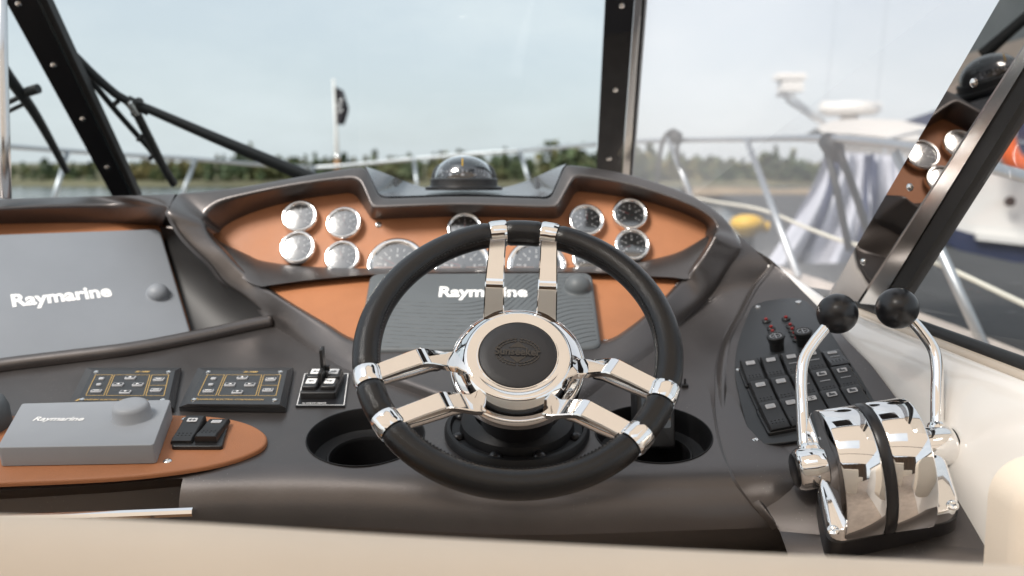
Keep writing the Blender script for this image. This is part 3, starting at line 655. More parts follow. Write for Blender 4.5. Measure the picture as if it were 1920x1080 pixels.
for iy in (0, 1):
    for ix in (-1, 1):
        f6 = (L2W(fv, [(ix * .0118, -hv * .15 + iy * hv * .3, .0115)])[0],) + fv[1:]
        kb = obj('arrow_key', *prism(rrect(.0195, hv * .26, .003, 3), f6, 0, .006, .002), 'black_plastic', tp, 40)
        f7 = (L2W(f6, [(0, hv * .03, .0059)])[0],) + fv[1:]
        obj('key_window', *prism(rrect(.0125, hv * .15, .001, 2), f7, 0, .0004), 'white_print', kb, 0)
        s = ix * .001; obj('arrow', *join(prism([(-3.6*s, -.0011), (.6*s, -.0011), (.6*s, .0011), (-3.6*s, .0011)], f7, .0004, .0006), prism([(.6*s, -.0027), (4.4*s, 0), (.6*s, .0027)], f7, .0004, .0006)), 'panel_face', kb, 0)
fl2 = (L2W(fv, [(.0, -hv * .02, .010)])[0],) + fv[1:]
obj('lever', *join(box(fl2, -.0022, .0022, -.012, .018, 0, .02, .001), box(fl2, -.0018, .0022, .004, .018, .019, .045, .001), box(fl2, .002, .008, .012, .018, .012, .018, .001)), 'black_plastic', tp, 30)

# ================================================================== STARBOARD SWITCH PANEL
row_dir = unit(np.array([.1054, -.0104, .0203])); frp = frame(UP(1480, 740, PR), PR[1], row_dir)
sp = thing('switch_panel', 'black panel with fifteen rocker switches, red breakers and two sockets at the right', 'switch panel', frp[0])
ops = pxpoly([(1420,571),(1400,600),(1383,650),(1378,700),(1385,740),(1400,800),(1411,833),(1500,828),(1650,800),(1625,730),(1580,660),(1540,600),(1500,562)], PR, .001, frp)
obj('backplate', *prism(spline([(*p, 0) for p in ops], 52, True)[:, :2], frp, .0008, .003, .0008), 'panel_face', sp, 40)
g00, g04, g20, g24 = [np.array(g) for g in ((1413,706),(1567,682),(1453,790),(1608,760))]
PIT = {}
for r in range(3):
    for c in range(5):
        s, t = c / 4, r / 2; q = (g00 * (1-s) + g04 * s) * (1 - t) + (g20 * (1-s) + g24 * s) * t; PIT[r, c] = UP(*q, PR, .004)
for r in range(3):
    ax = unit(PIT[r, 4] - PIT[r, 0]); ln = np.linalg.norm(PIT[r, 4] - PIT[r, 0]); fq = frame((PIT[r, 0] + PIT[r, 4]) / 2 - PR[1] * .0012, PR[1], ax)
    obj('rocker_frame', *prism(rrect(ln + .031, .0535, .003, 3), fq, 0, .0045, .0012), 'black_plastic', sp, 40)
    for c in range(5):
        up_dir = PIT[0, c] - PIT[2, c]; f0 = frame(PIT[r, c] + PR[1] * .0015, PR[1], ax)
        rk = rocker(sp, f0[0], ax, PR[1], 7 if (r, c) != (0, 4) else -8, True, c >= 2 and r < 2, (0 if r == 0 else 4 if c < 2 else (2 if r == 1 else 3)) if r < 2 else (4, 0, 3, 2, 2)[c])
for (px, py) in ((1437,603),(1446,617),(1449,625),(1474,599),(1482,613),(1486,621),(1490,629),(1494,638)):
    f6 = fr_px(px, py, PR, .003, row_dir); bk = obj('breaker', *lathe([(.0062, 0), (.0062, .002), (.0045, .003), (.004, .0035)], f6, 14), 'black_plastic', sp)
    obj('breaker_button', *lathe([(.0026, .003), (.0024, .0055), (.0012, .0062)], f6, 12), 'red', bk)
for (px, py) in ((1457,655),(1508,646)):
    f6 = fr_px(px, py, PR, .003, row_dir)
    sk = obj('socket', *lathe([(.0095, 0), (.0098, .012), (.0105, .0125), (.0115, .018), (.0122, .0185), (.0122, .021), (.011, .022), (.0085, .022), (.008, .0205), (.0004, .0205)], f6, 28), 'black_plastic', sp, 40)
    ring = lathe([(.0078, .0207), (.0078, .0212), (.0066, .0212), (.0066, .0207)], f6, 24, False)
    obj('socket_mark', *join(ring, box(f6, -.0006, .0006, -.0062, .0062, .0206, .0211), box(f6, -.0045, -.0015, -.0006, .0006, .0206, .0211), box(f6, .0015, .0045, -.0006, .0006, .0206, .0211)), 'grey_print', sk, 0)
for q in ((1420,576),(1497,567),(1386,693),(1415,826)): 
    f6 = fr_px(*q, PR, .003, row_dir); obj('screw', *lathe([(.0046, 0), (.0042, .0014), (.002, .002), (.0004, .0012)], f6, 14), 'chrome_soft', sp)

# ================================================================== STEERING WHEEL
EL = R_(45); nW = np.array([0, -math.cos(EL), math.sin(EL)]); cW = U(970.8, 649, .9354); upW = np.array([0, math.sin(EL), math.cos(EL)])
ROT = R_(-2.8); exW = X_ * math.cos(ROT) + upW * math.sin(ROT); fw = frame(cW, nW, exW)
RM, RT = .1555, .0145
sw = thing('steering_wheel', 'black leather steering wheel with polished six bar spokes and embossed hub', 'steering wheel', cW - nW * .15)
PAIRS = [90, 208.2, -29.8]; HALF = .0288
collars = []
for th in PAIRS:
    for s in (-1, 1): collars.append(R_(th) + s * math.asin(HALF / RM))
def torus_arc(a0, a1, r, n, seg=20, lip=0.0):
    rows = []
    for k in range(n + 1):
        a = a0 + (a1 - a0) * k / n; e = r
        if lip and (k == 0 or k == n): e = r - lip
        b = np.linspace(0, 2 * np.pi, seg, endpoint=False); rad = RM + e * np.cos(b)
        rows.append(L2W(fw, np.c_[rad * math.cos(a), rad * math.sin(a), e * np.sin(b)]))
    return loft(rows, cu=True)
CW = .0094 / RM; cs = sorted((a % (2 * math.pi)) for a in collars)
for i, a in enumerate(cs):
    b = cs[(i + 1) % 6] + (2 * math.pi if i == 5 else 0)
    obj('leather_grip', *torus_arc(a + CW - .004, b - CW + .004, RT, max(4, int((b - a) * 26)), 24, .0016), 'black_leather', sw, 60)
    obj('collar', *torus_arc(a - CW, a + CW, RT + .0008, 6, 24, .0008), 'chrome', sw, 50)
# stitching seam inside the rim
for i, a in enumerate(cs):
    b = cs[(i + 1) % 6] + (2 * math.pi if i == 5 else 0); g = []
    if b - a < .5: continue
    n = int((b - a) / .03)
    for k in range(1, n):
        aa = a + CW + (b - a - 2 * CW) * k / n; ang = R_(152); rad = RM + (RT + .0002) * math.cos(ang); z = (RT + .0002) * math.sin(ang)
        f6 = L2W(fw, [(rad * math.cos(aa), rad * math.sin(aa), z), (rad * math.cos(aa + .012), rad * math.sin(aa + .012), z + .0014)]); g.append(tube(f6, .0005, 5))
    obj('stitching', *join(*g), 'black_plastic', sw, 0)
# spokes
for th in PAIRS:
    d = np.array([math.cos(R_(th)), math.sin(R_(th))]); p = np.array([-d[1], d[0]])
    for s in (-1, 1):
        rr = math.sqrt(RM ** 2 - HALF ** 2); kn = -.013 if th == 90 else 0; path = [(rr - RT * .6, .006), (.118, .0055), (.099 + kn, .0045), (.093 + kn, .0030), (.087 + kn, -.0015), (.066 + kn * .3, -.022), (.045, -.036)]
        wdt = [.0095, .0096, .0102, .0104, .0106, .0112, .0118]; thk = [.006, .008, .009, .010, .010, .011, .011]
        rows = []
        for (r, h), wq, tk in zip(path, wdt, thk):
            c0 = d * r + p * HALF * s; pts = [(-wq, 0), (-wq + .0012, .0012), (wq - .0012, .0012), (wq, 0), (wq, -tk + .003), (wq - .003, -tk), (-wq + .003, -tk), (-wq, -tk + .003)]
            rows.append([np.r_[c0 + p * x, h + z] for x, z in pts])
        V, F = loft([L2W(fw, np.array(r)) for r in rows], cu=True); n8 = 8; F = F + [tuple(range(8))[::-1], tuple(range(len(V) - 8, len(V)))]
        sk = obj('spoke', V, F, 'chrome', sw, 24)
        pu = spline([np.r_[d * r + p * HALF * s, h] for r, h in [(rr - RT * .5, -.006), (.118, -.0125), (.098, -.0155), (.088, -.017), (.080, -.021), (.074, -.022)]], 20)
        obj('under_bar', *tube(L2W(fw, pu), [.0045] + [.0078] * (len(pu) - 4) + [.0068, .005, .002], 14), 'chrome', sk, 180)
# hub
H0 = -.016
prof_h = [(.0406, H0 - .0008), (.0414, H0 + .0008), (.0424, H0 + .0008), (.0430, H0 - .0002), (.0480, H0 + .0002), (.0520, H0 + .0014), (.0545, H0 + .0010), (.0570, H0 - .0010), (.062, H0 - .0062), (.0665, H0 - .0118), (.0682, H0 - .0142), (.0688, H0 - .0160), (.0702, H0 - .0162), (.0716, H0 - .0175), (.0720, H0 - .023), (.0715, H0 - .031), (.066, H0 - .035), (.045, H0 - .037)]
obj('hub', *lathe(prof_h, fw, 72, False), 'chrome', sw, 50)
pad = obj('hub_pad', *lathe([(.0407, H0 - .002), (.0405, H0 + .0004), (.0395, H0 + .0010), (.03, H0 + .0017), (.015, H0 + .002), (.0004, H0 + .002)], fw, 64), 'black_leather_pad', sw, 60)
fe_ = (L2W(fw, [(0, .002, H0 + .0019)])[0],) + fw[1:]
leaves = []
for sx in (-1, 1):
    for sy in (-1, 1):
        for k in range(7):
            a = R_(18 + k * 10.5); cx, cy = sx * .0215 * math.cos(a), sy * .0150 * math.sin(a) ; tx_, ty_ = -math.sin(a) * sx, math.cos(a) * sy * .7
            t = unit([tx_, ty_]); nn = np.array([-t[1], t[0]]); c_ = np.array([cx, cy])
            for o_ in (-.0015, .0015): leaves.append(prism([c_ + nn * o_ - t * .0022, c_ + nn * (o_ + .001), c_ + nn * o_ + t * .0024, c_ + nn * (o_ - .001)], fe_, -.0004, .0007))
emb = join(text_geo('Sunseeker', .048, fe_, 0, 0, .0014, bold=.03, sy=1.1), prism([(-.0095, -.005), (0, -.0135), (.0095, -.005), (0, -.0062)], fe_, -.0004, .0005), prism([(-.0095, .005), (0, .0062), (.0095, .005), (0, .0135)], fe_, -.0004, .0005), *leaves)
obj('emblem', *emb, 'black_gloss', pad, 0)
# column and base
obj('column', *lathe([(.043, H0 - .034), (.0375, H0 - .038), (.0365, H0 - .05), (.0362, H0 - .085), (.0362, H0 - .092)], fw, 48, False), 'brown_reflection', sw, 60)
AX = ((PS[0] - cW) @ nS) / (nW @ nS)                       # distance along the axis to the shelf (negative)
hb_ = AX
fbz = (cW + nW * hb_, X_, np.cross(nS, X_), nS)
obj('boot', *lathe([(.0358, H0 - .086), (.0395, H0 - .087), (.041, H0 - .094), (.043, hb_ + .02), (.047, hb_ - .03)], fw, 48, False), 'black_satin', sw, 60)
bs = obj('mounting_flange', *lathe([(.086, -.002), (.086, .006), (.083, .010), (.079, .0105), (.077, .006), (.068, .006), (.066, .016), (.058, .022), (.05, .024)], fbz, 56, False), 'cup_black', sw, 40)
for a in (200, 250, 290, 340, 20, 160):
    f6 = (L2W(fbz, [(.0725 * math.cos(R_(a)), .0725 * math.sin(R_(a)), .005)])[0],) + fbz[1:]; obj('bolt_cap', *lathe([(.0075, 0), (.0072, .003), (.0055, .0055), (.003, .0068), (.0004, .007)], f6, 18), 'black_satin', bs, 180)

# ================================================================== THROTTLE CONTROL
PT_n = unit([-.16, -.50, .85]); PT = (UP(1660, 930, PR, .012), PT_n); ax_t = unit([.97, -.06, .20]); ft = frame(PT[0], PT_n, ax_t)
th = thing('throttle_control', 'polished chrome twin lever throttle with two black ball knobs', 'throttle', ft[0])
def pt_px(x, y): q = UP(x, y, PT) - ft[0]; return np.array([q @ ft[1], q @ ft[2]])
bp_ = np.array([pt_px(*q) for q in ((1532,896),(1768,852),(1802,962),(1555,1008))])
obj('base_plate', *prism(rpoly(bp_, .018, 6), ft, -.012, .006, .003), 'chrome', th, 40)
obj('riser', *prism(rpoly(bp_ * 1.02, .016, 5), ft, -.045, -.011), 'black_satin', th, 40)
bl, br = (bp_[0] + bp_[3]) / 2, (bp_[1] + bp_[2]) / 2; cxm = (bl[0] + br[0]) / 2
HWD = .0435; DR = .074
def drum(x0, x1, r0, r1=None, a0=-14, a1=194, n=34, ox=0):
    rows = []
    for x, r in ((x0, r0 - .0022), (x0 + .0006, r0 - .0007), (x0 + .0020, r0), (x1 - .0020, r0), (x1 - .0006, r0 - .0007), (x1, r0 - .0022)):
        rows.append([(x, r * .86 * math.cos(R_(a0 + (a1 - a0) * k / n)) - .004, .010 + r * 1.02 * math.sin(R_(a0 + (a1 - a0) * k / n))) for k in range(n + 1)])
    V, F = loft([L2W(ft, np.array(r)) for r in rows]); m_ = n + 1
    return V, F + [tuple(range(m_))[::-1], tuple(range(len(V) - m_, len(V)))]
cyo = (bp_[:, 1].max() + bp_[:, 1].min()) / 2
ft = (L2W(ft, [(cxm - .013, cyo + .024, .004)])[0],) + ft[1:]
obj('housing', *drum(-HWD, -.0052, DR), 'chrome', th, 40); obj('housing', *drum(.0052, HWD, DR), 'chrome', th, 40)
obj('centre_strip', *drum(-.0056, .0056, DR + .0004), 'black_satin', th, 40)
def lever(side, hub_px, pts, ball_px, ball_t, ball_r, hub_t):
    hc = U(*hub_px, hub_t); fh = frame(hc, ft[1] * side, ft[2]); 
    hb = obj('lever_hub', *lathe([(.022, -.030), (.0225, -.012), (.0225, .010), (.020, .014), (.012, .0155), (.0005, .0155)], fh, 36), 'chrome', th, 50)
    obj('hub_cap', *lathe([(.018, .0125), (.018, .0165), (.015, .018), (.0005, .018)], fh, 28), 'black_satin', hb, 50)
    P = spline([U(x, y, t) for x, y, t in pts], 40); lv = obj('lever', *tube(P, np.linspace(.0070, .0060, len(P)), 16), 'chrome', th, 180)
    bc = U(*ball_px, ball_t); fb_ = frame(bc, Z_); obj('ball_knob', *lathe([(max(.0003, ball_r * math.cos(R_(a))), ball_r * math.sin(R_(a))) for a in np.linspace(-90, 90, 25)], fb_, 40), 'black_satin', lv, 180)
    obj('lever_ferrule', *lathe([(.0125, .012), (.0115, .02), (.0095, .0245), (.008, .026)], frame(hc, unit(P[2] - P[0])), 24, False), 'chrome', hb, 60)
lever(-1, (1518, 878), [(1509,868,.965),(1507,830,.972),(1504,770,.99),(1502,715,1.003),(1507,675,1.012),(1524,645,1.018),(1545,618,1.022),(1560,598,1.025)], (1570,588), 1.025, .0227, .962)
lever(1, (1760, 838), [(1759,830,.968),(1757,790,.975),(1757,735,.99),(1757,690,1.0),(1750,655,1.008),(1730,625,1.014),(1708,600,1.018),(1690,584,1.02)], (1682,578), 1.02, .0232, .965)
for q in ((1562, 995), (1786, 948)):
    f6 = frame(UP(*q, PT, .006), PT_n); obj('screw', *lathe([(.006, 0), (.0055, .0018), (.003, .0026), (.0004, .0018)], f6, 16), 'chrome_soft', th)

# ================================================================== SMALL LOOSE THINGS
hs = thing('handset', 'flat black handset standing in the right cup well behind the wheel', 'handset', UP(1225, 840, PS, -.028))
fh2 = frame(UP(1226, 838, PS, -.026), unit([.25, -.9, .25]), X_)
obj('body', *prism(rrect(.050, .075, .005, 4, 0, .036), fh2, -.009, .009, .003), 'black_plastic', hs, 40)
obj('screen', *prism(rrect(.038, .045, .003, 3, 0, .045), fh2, .0088, .0094), 'black_gloss', hs, 0)
tg = thing('toggle_switch', 'tiny black toggle on the dash just right of the wheel rim', 'switch', UP(1283, 724, PS))
ft2 = fr_px(1284, 724, PS, .001)
obj('base', *prism(rrect(.009, .006, .001, 3), ft2, 0, .003, .0008), 'black_plastic', tg, 40); obj('stem', *tube([L2W(ft2, [(0, 0, .002)])[0], L2W(ft2, [(0, .002, .010)])[0]], [.0018, .0014], 8), 'black_plastic', tg)

# ================================================================== COMPASS
fc = frame(U(870, 352, 1.62), Z_); co = thing('compass', 'black domed marine compass standing on the dash top', 'compass', fc[0])
obj('base', *lathe([(.069, -.004), (.069, .001), (.064, .003), (.061, .003), (.060, .007), (.060, .015), (.058, .017), (.05, .018)], fc, 48, False), 'black_plastic', co, 40)
for s in (-1, 1):
    pth = L2W(fc, np.array([(s * (.058 - .001 * k), -.02 + .0, .014 + .003 * k) for k in range(6)]))
    obj('hood_cheek', *lathe([(.022, 0), (.0215, .008), (.018, .018), (.012, .025), (.004, .029), (.0004, .029)], (L2W(fc, [(s * .036, 0, .014)])[0],) + fc[1:], 24), 'black_plastic', co, 60)
obj('dial_ring', *lathe([(.040, .016), (.0425, .020), (.042, .034), (.038, .040), (.0004, .041)], fc, 40), 'dial', co, 40)
mk = []
for k in range(36):
    a = R_(k * 10); f6 = frame(L2W(fc, [(.0425 * math.cos(a), .0425 * math.sin(a), .028)])[0], [math.cos(a), math.sin(a), 0], [-math.sin(a), math.cos(a), 0])
    hh = .005 if k % 3 == 0 else .0025; mk.append(box(f6, -.0008, .0008, -hh * .2, hh, 0, .0006))
    if k % 3 == 0: mk.append(box(f6, -.0026, .0026, -.0066, -.0028, 0, .0006))
obj('card_marks', *join(*mk), 'white_print', co, 0)
obj('lubber_line', *join(box((L2W(fc, [(0, -.047, 0)])[0], X_, Z_, -Y_), -.0009, .0009, .038, .052, 0, .001)), 'yellow', co, 0)
obj('dome', *lathe([(.0005 + .053 * math.cos(R_(a)), .016 + .041 * math.sin(R_(a))) for a in np.linspace(0, 90, 14)], fc, 48, False), 'dome_glass', co, 180)
#--PART3--
# ================================================================== SEATS, COAMING, WINDSCREEN
def cushion(rows_px, t, depth, drop, name, label, parent=None):
    """upholstered pad whose rounded top edge follows a line; a real block behind it"""
    P = spline([U(x, y, tt) for (x, y), tt in zip(rows_px, t)], 40); rows = []
    for a in np.linspace(-80, 90, 12):
        rows.append([p + np.array([0, depth / 2 * math.sin(R_(a)) , -depth * .5 + depth * .5 * math.cos(R_(a)) if a > -90 else 0]) for p in P])
    rows = rows[::-1]
    rows = [[p + np.array([0, 0, -drop]) for p in rows[0]]] + rows + [[p + np.array([0, 0, -drop]) for p in rows[-1]]]
    return loft(rows), P
seat = thing('pilot_bench', 'cream upholstered seat back running blurred along the bottom edge', 'seat', U(960, 1100, .5))
g, SP = cushion([(-700,976),(-300,976),(0,980),(350,996),(700,1018),(960,1032),(1250,1046),(1600,1062),(1920,1078),(2300,1092)], [.46]*10, .12, .5, '', '')
obj('backrest', *g, 'beige', seat, 60)
obj('piping', *tube([p + np.array([0, .052, -.022]) for p in SP], .003, 8), 'beige', seat, 180)
obj('seam', *tube([p + np.array([0, -.045, -.0195]) for p in SP], .0022, 6), 'beige', seat, 180)
sm_ = [p + np.array([0, -.006, -.0265]) + np.array([0, -.0525, 0]) for p in SP]
pip = thing('side_bench', 'cream padded seat end below the white side moulding at the bottom right', 'seat', U(1890, 1040, .74))
fa2 = frame(np.array([.408 + .067, .70, CAM[2] - .236 - .07]), [0, -1, 0], X_)
obj('pad', *prism(rrect(.134, .14, .035, 8, 0, 0), fa2, -.05, 0, .018), 'beige', pip, 60)
# white side moulding from the console edge up to the window gasket
XS = .52
cz_ = CAM[2]
coam = thing('side_moulding', 'glossy white side moulding rising from the dash to the window', 'moulding', U(1700, 800, 1.0))
e3 = spline(E3, 90); ys = np.linspace(1.75, .45, 40)
rows = []
for y in ys:
    ex_ = np.interp(-y, -e3[:, 1], e3[:, 0]); ez_ = np.interp(-y, -e3[:, 1], e3[:, 2])
    if y < e3[-1, 1]: ex_, ez_ = e3[-1, 0] + .0, e3[-1, 2] - (e3[-1, 1] - y) * .25
    tp_x, tp_z = XS - .012, cz_ - .206; ex_ = min(ex_, .50)
    a = np.array([ex_ + .001, y, ez_ - .01]); b = np.array([tp_x, y, tp_z]); 
    if b[0] - a[0] < .012: a[0] = b[0] - .012
    rows.append([a + np.array([0, 0, -.25]), a, a * .75 + b * .25 + np.array([-.002, 0, .010]), a * .45 + b * .55 + np.array([-.004, 0, .012]), a * .18 + b * .82 + np.array([-.004, 0, .010]), b + np.array([-.002, 0, .002]), b + np.array([.004, 0, .003])])
obj('moulding', *loft(rows), 'gelcoat', coam, 180)
def line_x(y, x, z): return np.array([x, y, cz_ + z])
obj('trim_strip', *tube([line_x(y, XS + .001, -.203) for y in np.linspace(1.46, .4, 12)], .0085, 10), 'gelcoat_trim', coam, 180)
# side sill gasket
gk = thing('window_gasket', 'black rubber gasket along the foot of the side window', 'gasket', line_x(1.2, XS, -.19))
gp = [line_x(y, XS + .006, -.192) for y in (.4, .7, 1.0, 1.2, 1.36, 1.44)] + [np.array([.44, 1.55, cz_ - .184]), np.array([.36, 1.70, cz_ - .165]), np.array([.26, 1.88, cz_ - .14])]
obj('gasket', *tube(spline(gp, 50), .0085, 10), 'rubber', gk, 180)
tp2 = [p + np.array([-.012, -.004, -.014]) for p in gp[4:]]
obj('sill_trim', *tube(spline(tp2, 24), .010, 10), 'gelcoat_trim', gk, 180)
# windscreen plane and posts
nF = unit([0, -.72, -.69]); PF = (U(1150, 322, 1.92), nF)
def strip(name, pts, pl, off, th_, m, parent):
    fr = frame(UP(*pts[0], pl, off), pl[1]); return obj(name, *prism(pxpoly(pts, pl, off, fr), fr, -th_, 0), m, parent, 0)
def bead(parent, px, py, pl, off, r=.006):
    f6 = frame(UP(px, py, pl, off), pl[1]); obj('screw', *lathe([(r, -.001), (r * .95, .0015), (r * .5, .0035), (.0004, .004)], f6, 14), 'chrome_soft', parent)
wp = thing('windscreen_post', 'dark near vertical windscreen post right of the compass', 'window frame', UP(1150, 340, PF))
strip('post', [(1141,-120),(1198,-120),(1164,345),(1117,345)], PF, .012, .03, 'black_gloss', wp)
strip('trim', [(1199,-120),(1212,-120),(1179,345),(1166,345)], PF, .016, .02, 'chrome_soft', wp)
strip('seal', [(1213,-120),(1223,-120),(1187,345),(1180,345)], PF, .010, .02, 'rubber', wp)
for q in ((1166,10),(1154,168),(1142,297)): bead(wp, *q, PF, .012, .0055)
wq = thing('windscreen_post', 'slanting black windscreen post at the left with a row of screws', 'window frame', UP(230, 380, PF))
strip('post', [(-60,-120),(8,-120),(241,375),(213,375)][:0] or [(-56,-120),(10,-120),(249,375),(214,375)], PF, .012, .03, 'black_satin', wq)
strip('trim', [(11,-120),(17,-120),(253,375),(250,375)], PF, .014, .02, 'chrome_soft', wq)
strip('seal', [(18,-120),(32,-120),(262,375),(254,375)], PF, .008, .02, 'rubber', wq)
for q in ((35,7),(101,122),(156,223),(202,314)): bead(wq, *q, PF, .013, .006)
gp_ = thing('grab_pole', 'upright stainless pole at the far left edge', 'pole', U(10, 372, 1.46))
obj('pole', *tube([U(11, 372, 1.46), U(8, 250, 1.46), U(4, 100, 1.46), U(0, -150, 1.46)], .0085, 12), 'steel', gp_, 180)
# side frame: polished black band lying in the plane of the side window
sf = thing('side_window_frame', 'mirror black slanting side window frame reflecting gauges and compass', 'window frame', UP(1585, 560, PM))
strip('band', [(1962,-150),(2045,-150),(1925,75),(1608,566),(1553,552),(1874,0)], PM, .004, .006, 'mirror_black', sf)
strip('edge_trim', [(2048,-150),(2078,-150),(1921,124),(1646,572),(1612,569),(1919,90)], PM, .006, .010, 'chrome_soft', sf)
strip('seal', [(2080,-150),(2115,-150),(1926,174),(1668,590),(1640,590),(1921,126)], PM, .004, .02, 'rubber', sf)
for q in ((1826,155),(1706,351),(1619,491)): bead(sf, *q, PM, .004, .0052)
# panes
def pane(name, pts3, m, label):
    t = thing(name, label, 'window', pts3[0]); n = unit(np.cross(pts3[1] - pts3[0], pts3[2] - pts3[0]))
    obj('pane', np.array(pts3), [tuple(range(len(pts3)))], m, t, 0); return t
pane('windscreen', [UP(228,372,PF), UP(1150,372,PF), UP(1185,-160,PF), UP(-30,-160,PF)], 'glass', 'clear main windscreen pane between the two dark posts')
pane('windscreen', [UP(-700,372,PF), UP(222,372,PF), UP(-40,-160,PF), UP(-1100,-160,PF)], 'glass', 'narrow slice of windscreen left of the slanting post')
pane('quarter_window', [np.array([.24, 1.90, cz_ - .15]), np.array([.505, 1.41, cz_ - .19]), UP(1965,-150,PM,-.004), UP(1222,-160,PF)], 'vinyl', 'hazy quarter window between the post and the mirror black frame')
pane('side_window', [UP(1668,590,PM,-.004), UP(2150,800,PM,-.004), UP(2500,-150,PM,-.004), UP(2085,-150,PM,-.004)], 'side_glass', 'side window at the far right with a faint dial reflection')
# ---- wipers
PWp = (PF[0] + np.array([0, .03, 0.02]), PF[1])
wi = thing('wiper', 'black wiper with long arm crossing the main windscreen', 'wiper', UP(565, 330, PWp))
obj('arm', *tube(spline([UP(x, y, PWp) for x, y in ((600,342),(540,316),(400,257),(275,203))], 20), np.linspace(.016, .009, 19 if False else len(spline([UP(x, y, PWp) for x, y in ((600,342),(540,316),(400,257),(275,203))], 20))), 8), 'rubber', wi, 60)
obj('blade_bridge', *tube(spline([UP(x, y, PWp) for x, y in ((140,105),(175,140),(215,175),(245,196),(275,250),(305,310),(326,345))], 30), .009, 8), 'rubber', wi, 60)
obj('blade', *tube(spline([UP(x, y, PWp, -.012) for x, y in ((140,108),(172,152),(215,205),(250,245),(285,285),(326,347))], 30), .006, 8), 'rubber', wi, 60)
for q in ((176,143),(221,190),(268,255),(290,290)):
    obj('claw', *tube([UP(q[0], q[1], PWp), UP(q[0] - 9, q[1] + 7, PWp, -.01)], .005, 6), 'rubber', wi, 60)
obj('pivot', *join(tube([UP(238,188,PWp), UP(280,208,PWp)], .011, 8), tube([UP(262,188,PWp), UP(252,215,PWp)], .008, 8)), 'rubber', wi, 60)
obj('clip', *tube([UP(243,192,PWp,.012), UP(258,214,PWp,.012)], .0055, 8), 'chrome_soft', wi, 60)
wj = thing('wiper', 'second black wiper cut by the left edge behind the pole', 'wiper', UP(0, 190, PWp))
obj('blade', *tube(spline([UP(x, y, PWp) for x, y in ((-15,100),(20,150),(60,205),(95,265),(125,322))], 20), np.linspace(.013, .007, 21 if False else len(spline([(0,0,0),(1,0,0),(2,0,0),(3,0,0),(4,0,0)], 20))), 8), 'rubber', wj, 60)
obj('arm', *join(tube([UP(-80,235,PWp), UP(20,190,PWp), UP(66,168,PWp)], .0055, 8), tube([UP(52,172,PWp), UP(72,166,PWp)], .010, 8), tube([UP(-60,245,PWp), UP(45,195,PWp)], .0045, 8)), 'rubber', wj, 60)

# ================================================================== OWN BOAT OUTSIDE
dk = thing('fore_deck', 'pale deck of this boat beyond the windscreen', 'deck', (-1.2, 4, cz_ - .4))
def deck_pts(z):
    o = [(1.35, -1.5), (1.33, 2.0), (1.30, 3.0), (1.12, 4.4), (.6, 6.0), (-.3, 6.9), (-1.4, 7.2), (-2.2, 6.6), (-2.9, 5.2), (-3.4, 3.5), (-3.6, -1.5)]
    return o
sh = spline([(x, y, 0) for x, y in deck_pts(0)], 60)
rows = [[np.array([p[0], p[1], cz_ - .46 + .03 * max(0, p[1] - 2)]) for p in sh]]
c0 = np.array([-1.15, 2.2, 0])
rows = [[np.array([c0[0] + (p[0] - c0[0]) * s, c0[1] + (p[1] - c0[1]) * s, cz_ - .46 + .03 * max(0, p[1] * s - 2) - (0 if s < 1.001 else .02)]) for p in sh] for s in (.3, .55, .75, .9, 1.0)]
rows.append([q + np.array([0, 0, -.06]) for q in rows[-1]]); rows.append([np.array([c0[0] + (q[0] - c0[0]) * .92, q[1] * .97, .15]) for q in rows[-1]])
obj('deck', *loft(rows[:6]), 'deck', dk, 60); obj('hull', *loft(rows[5:]), 'boat_white', dk, 60)
rl = thing('bow_rail', 'stainless bow rail running round the foredeck outside the windscreen', 'rail', (1.07, 2, cz_ - .4))
stb = [(2300,430,1.35),(1920,331,1.9),(1829,306,2.12),(1717,277,2.5),(1558,260,3.05),(1399,261,4.2),(1184,266,5.6),(1000,280,6.25),(868,290,6.5),(740,301,6.7),(640,311,6.85),(590,314,6.9)]
prt = [(590,314,6.9),(480,308,6.6),(360,298,6.2),(240,291,5.7),(125,283,5.2),(20,275,4.6),(-150,262,3.8)]
Pst = spline([U(*q) for q in stb], 66); Ppt = spline([U(*q) for q in prt], 36)
obj('top_rail', *tube(np.vstack([Pst, Ppt[1:]]), .0135, 10), 'rail', rl, 180)
for a, b, ta, tb_ in [((1255,266),(1300,380),5.1,4.9),((1400,262),(1497,520),4.15,3.3),((1680,288),(1850,660),2.62,2.2),((975,283),(993,345),6.28,6.1),((776,298),(782,350),6.62,6.4),((590,314),(560,360),6.88,6.7),((367,299),(335,380),6.2,6.0),((127,284),(95,390),5.2,5.0)]:
    obj('stanchion', *tube([U(*a, ta), U(*b, tb_)], .0135, 10), 'rail', rl, 180)
rp_ = thing('guard_line', 'pale rope guard line strung along the starboard stanchions', 'rope', U(1500, 420, 3.8))
obj('rope', *tube(spline([U(x, y, t) for x, y, t in ((1240,360,5.4),(1340,378,4.8),(1430,394,4.0),(1520,430,3.4),(1600,458,3.0),(1700,475,2.65),(1760,495,2.5),(1920,570,2.15),(2100,650,1.8))], 40), .0075, 8), 'rope', rp_, 180)
for k, (lab, a, b) in enumerate([('black fender strap looped over the rail nearest the windscreen post', [(1232,345,5),(1240,275,5),(1252,250,5),(1268,248,5),(1272,300,5),(1296,360,5)], (1268,258,5)), ('thick black fender strap hanging from the rail in the quarter window', [(1592,470,3),(1570,360,3),(1552,290,3.05),(1545,262,3.05),(1566,258,3.05),(1580,300,3),(1606,370,3),(1636,470,3)], (1562,272,3.04))]):
    fs = thing('fender_strap', lab, 'strap', U(*b)); obj('strap', *tube(spline([U(*q) for q in a], 40), .0125 if k else .0115, 8), 'rubber', fs, 180)
    c_ = U(*b); obj('pad', *tube([c_ + np.array([-.02, .03, .02]), c_ + np.array([0, 0, 0]), c_ + np.array([.015, -.02, -.05 if k else -.03])], [.028, .04, .02], 10), 'rubber', fs, 180)
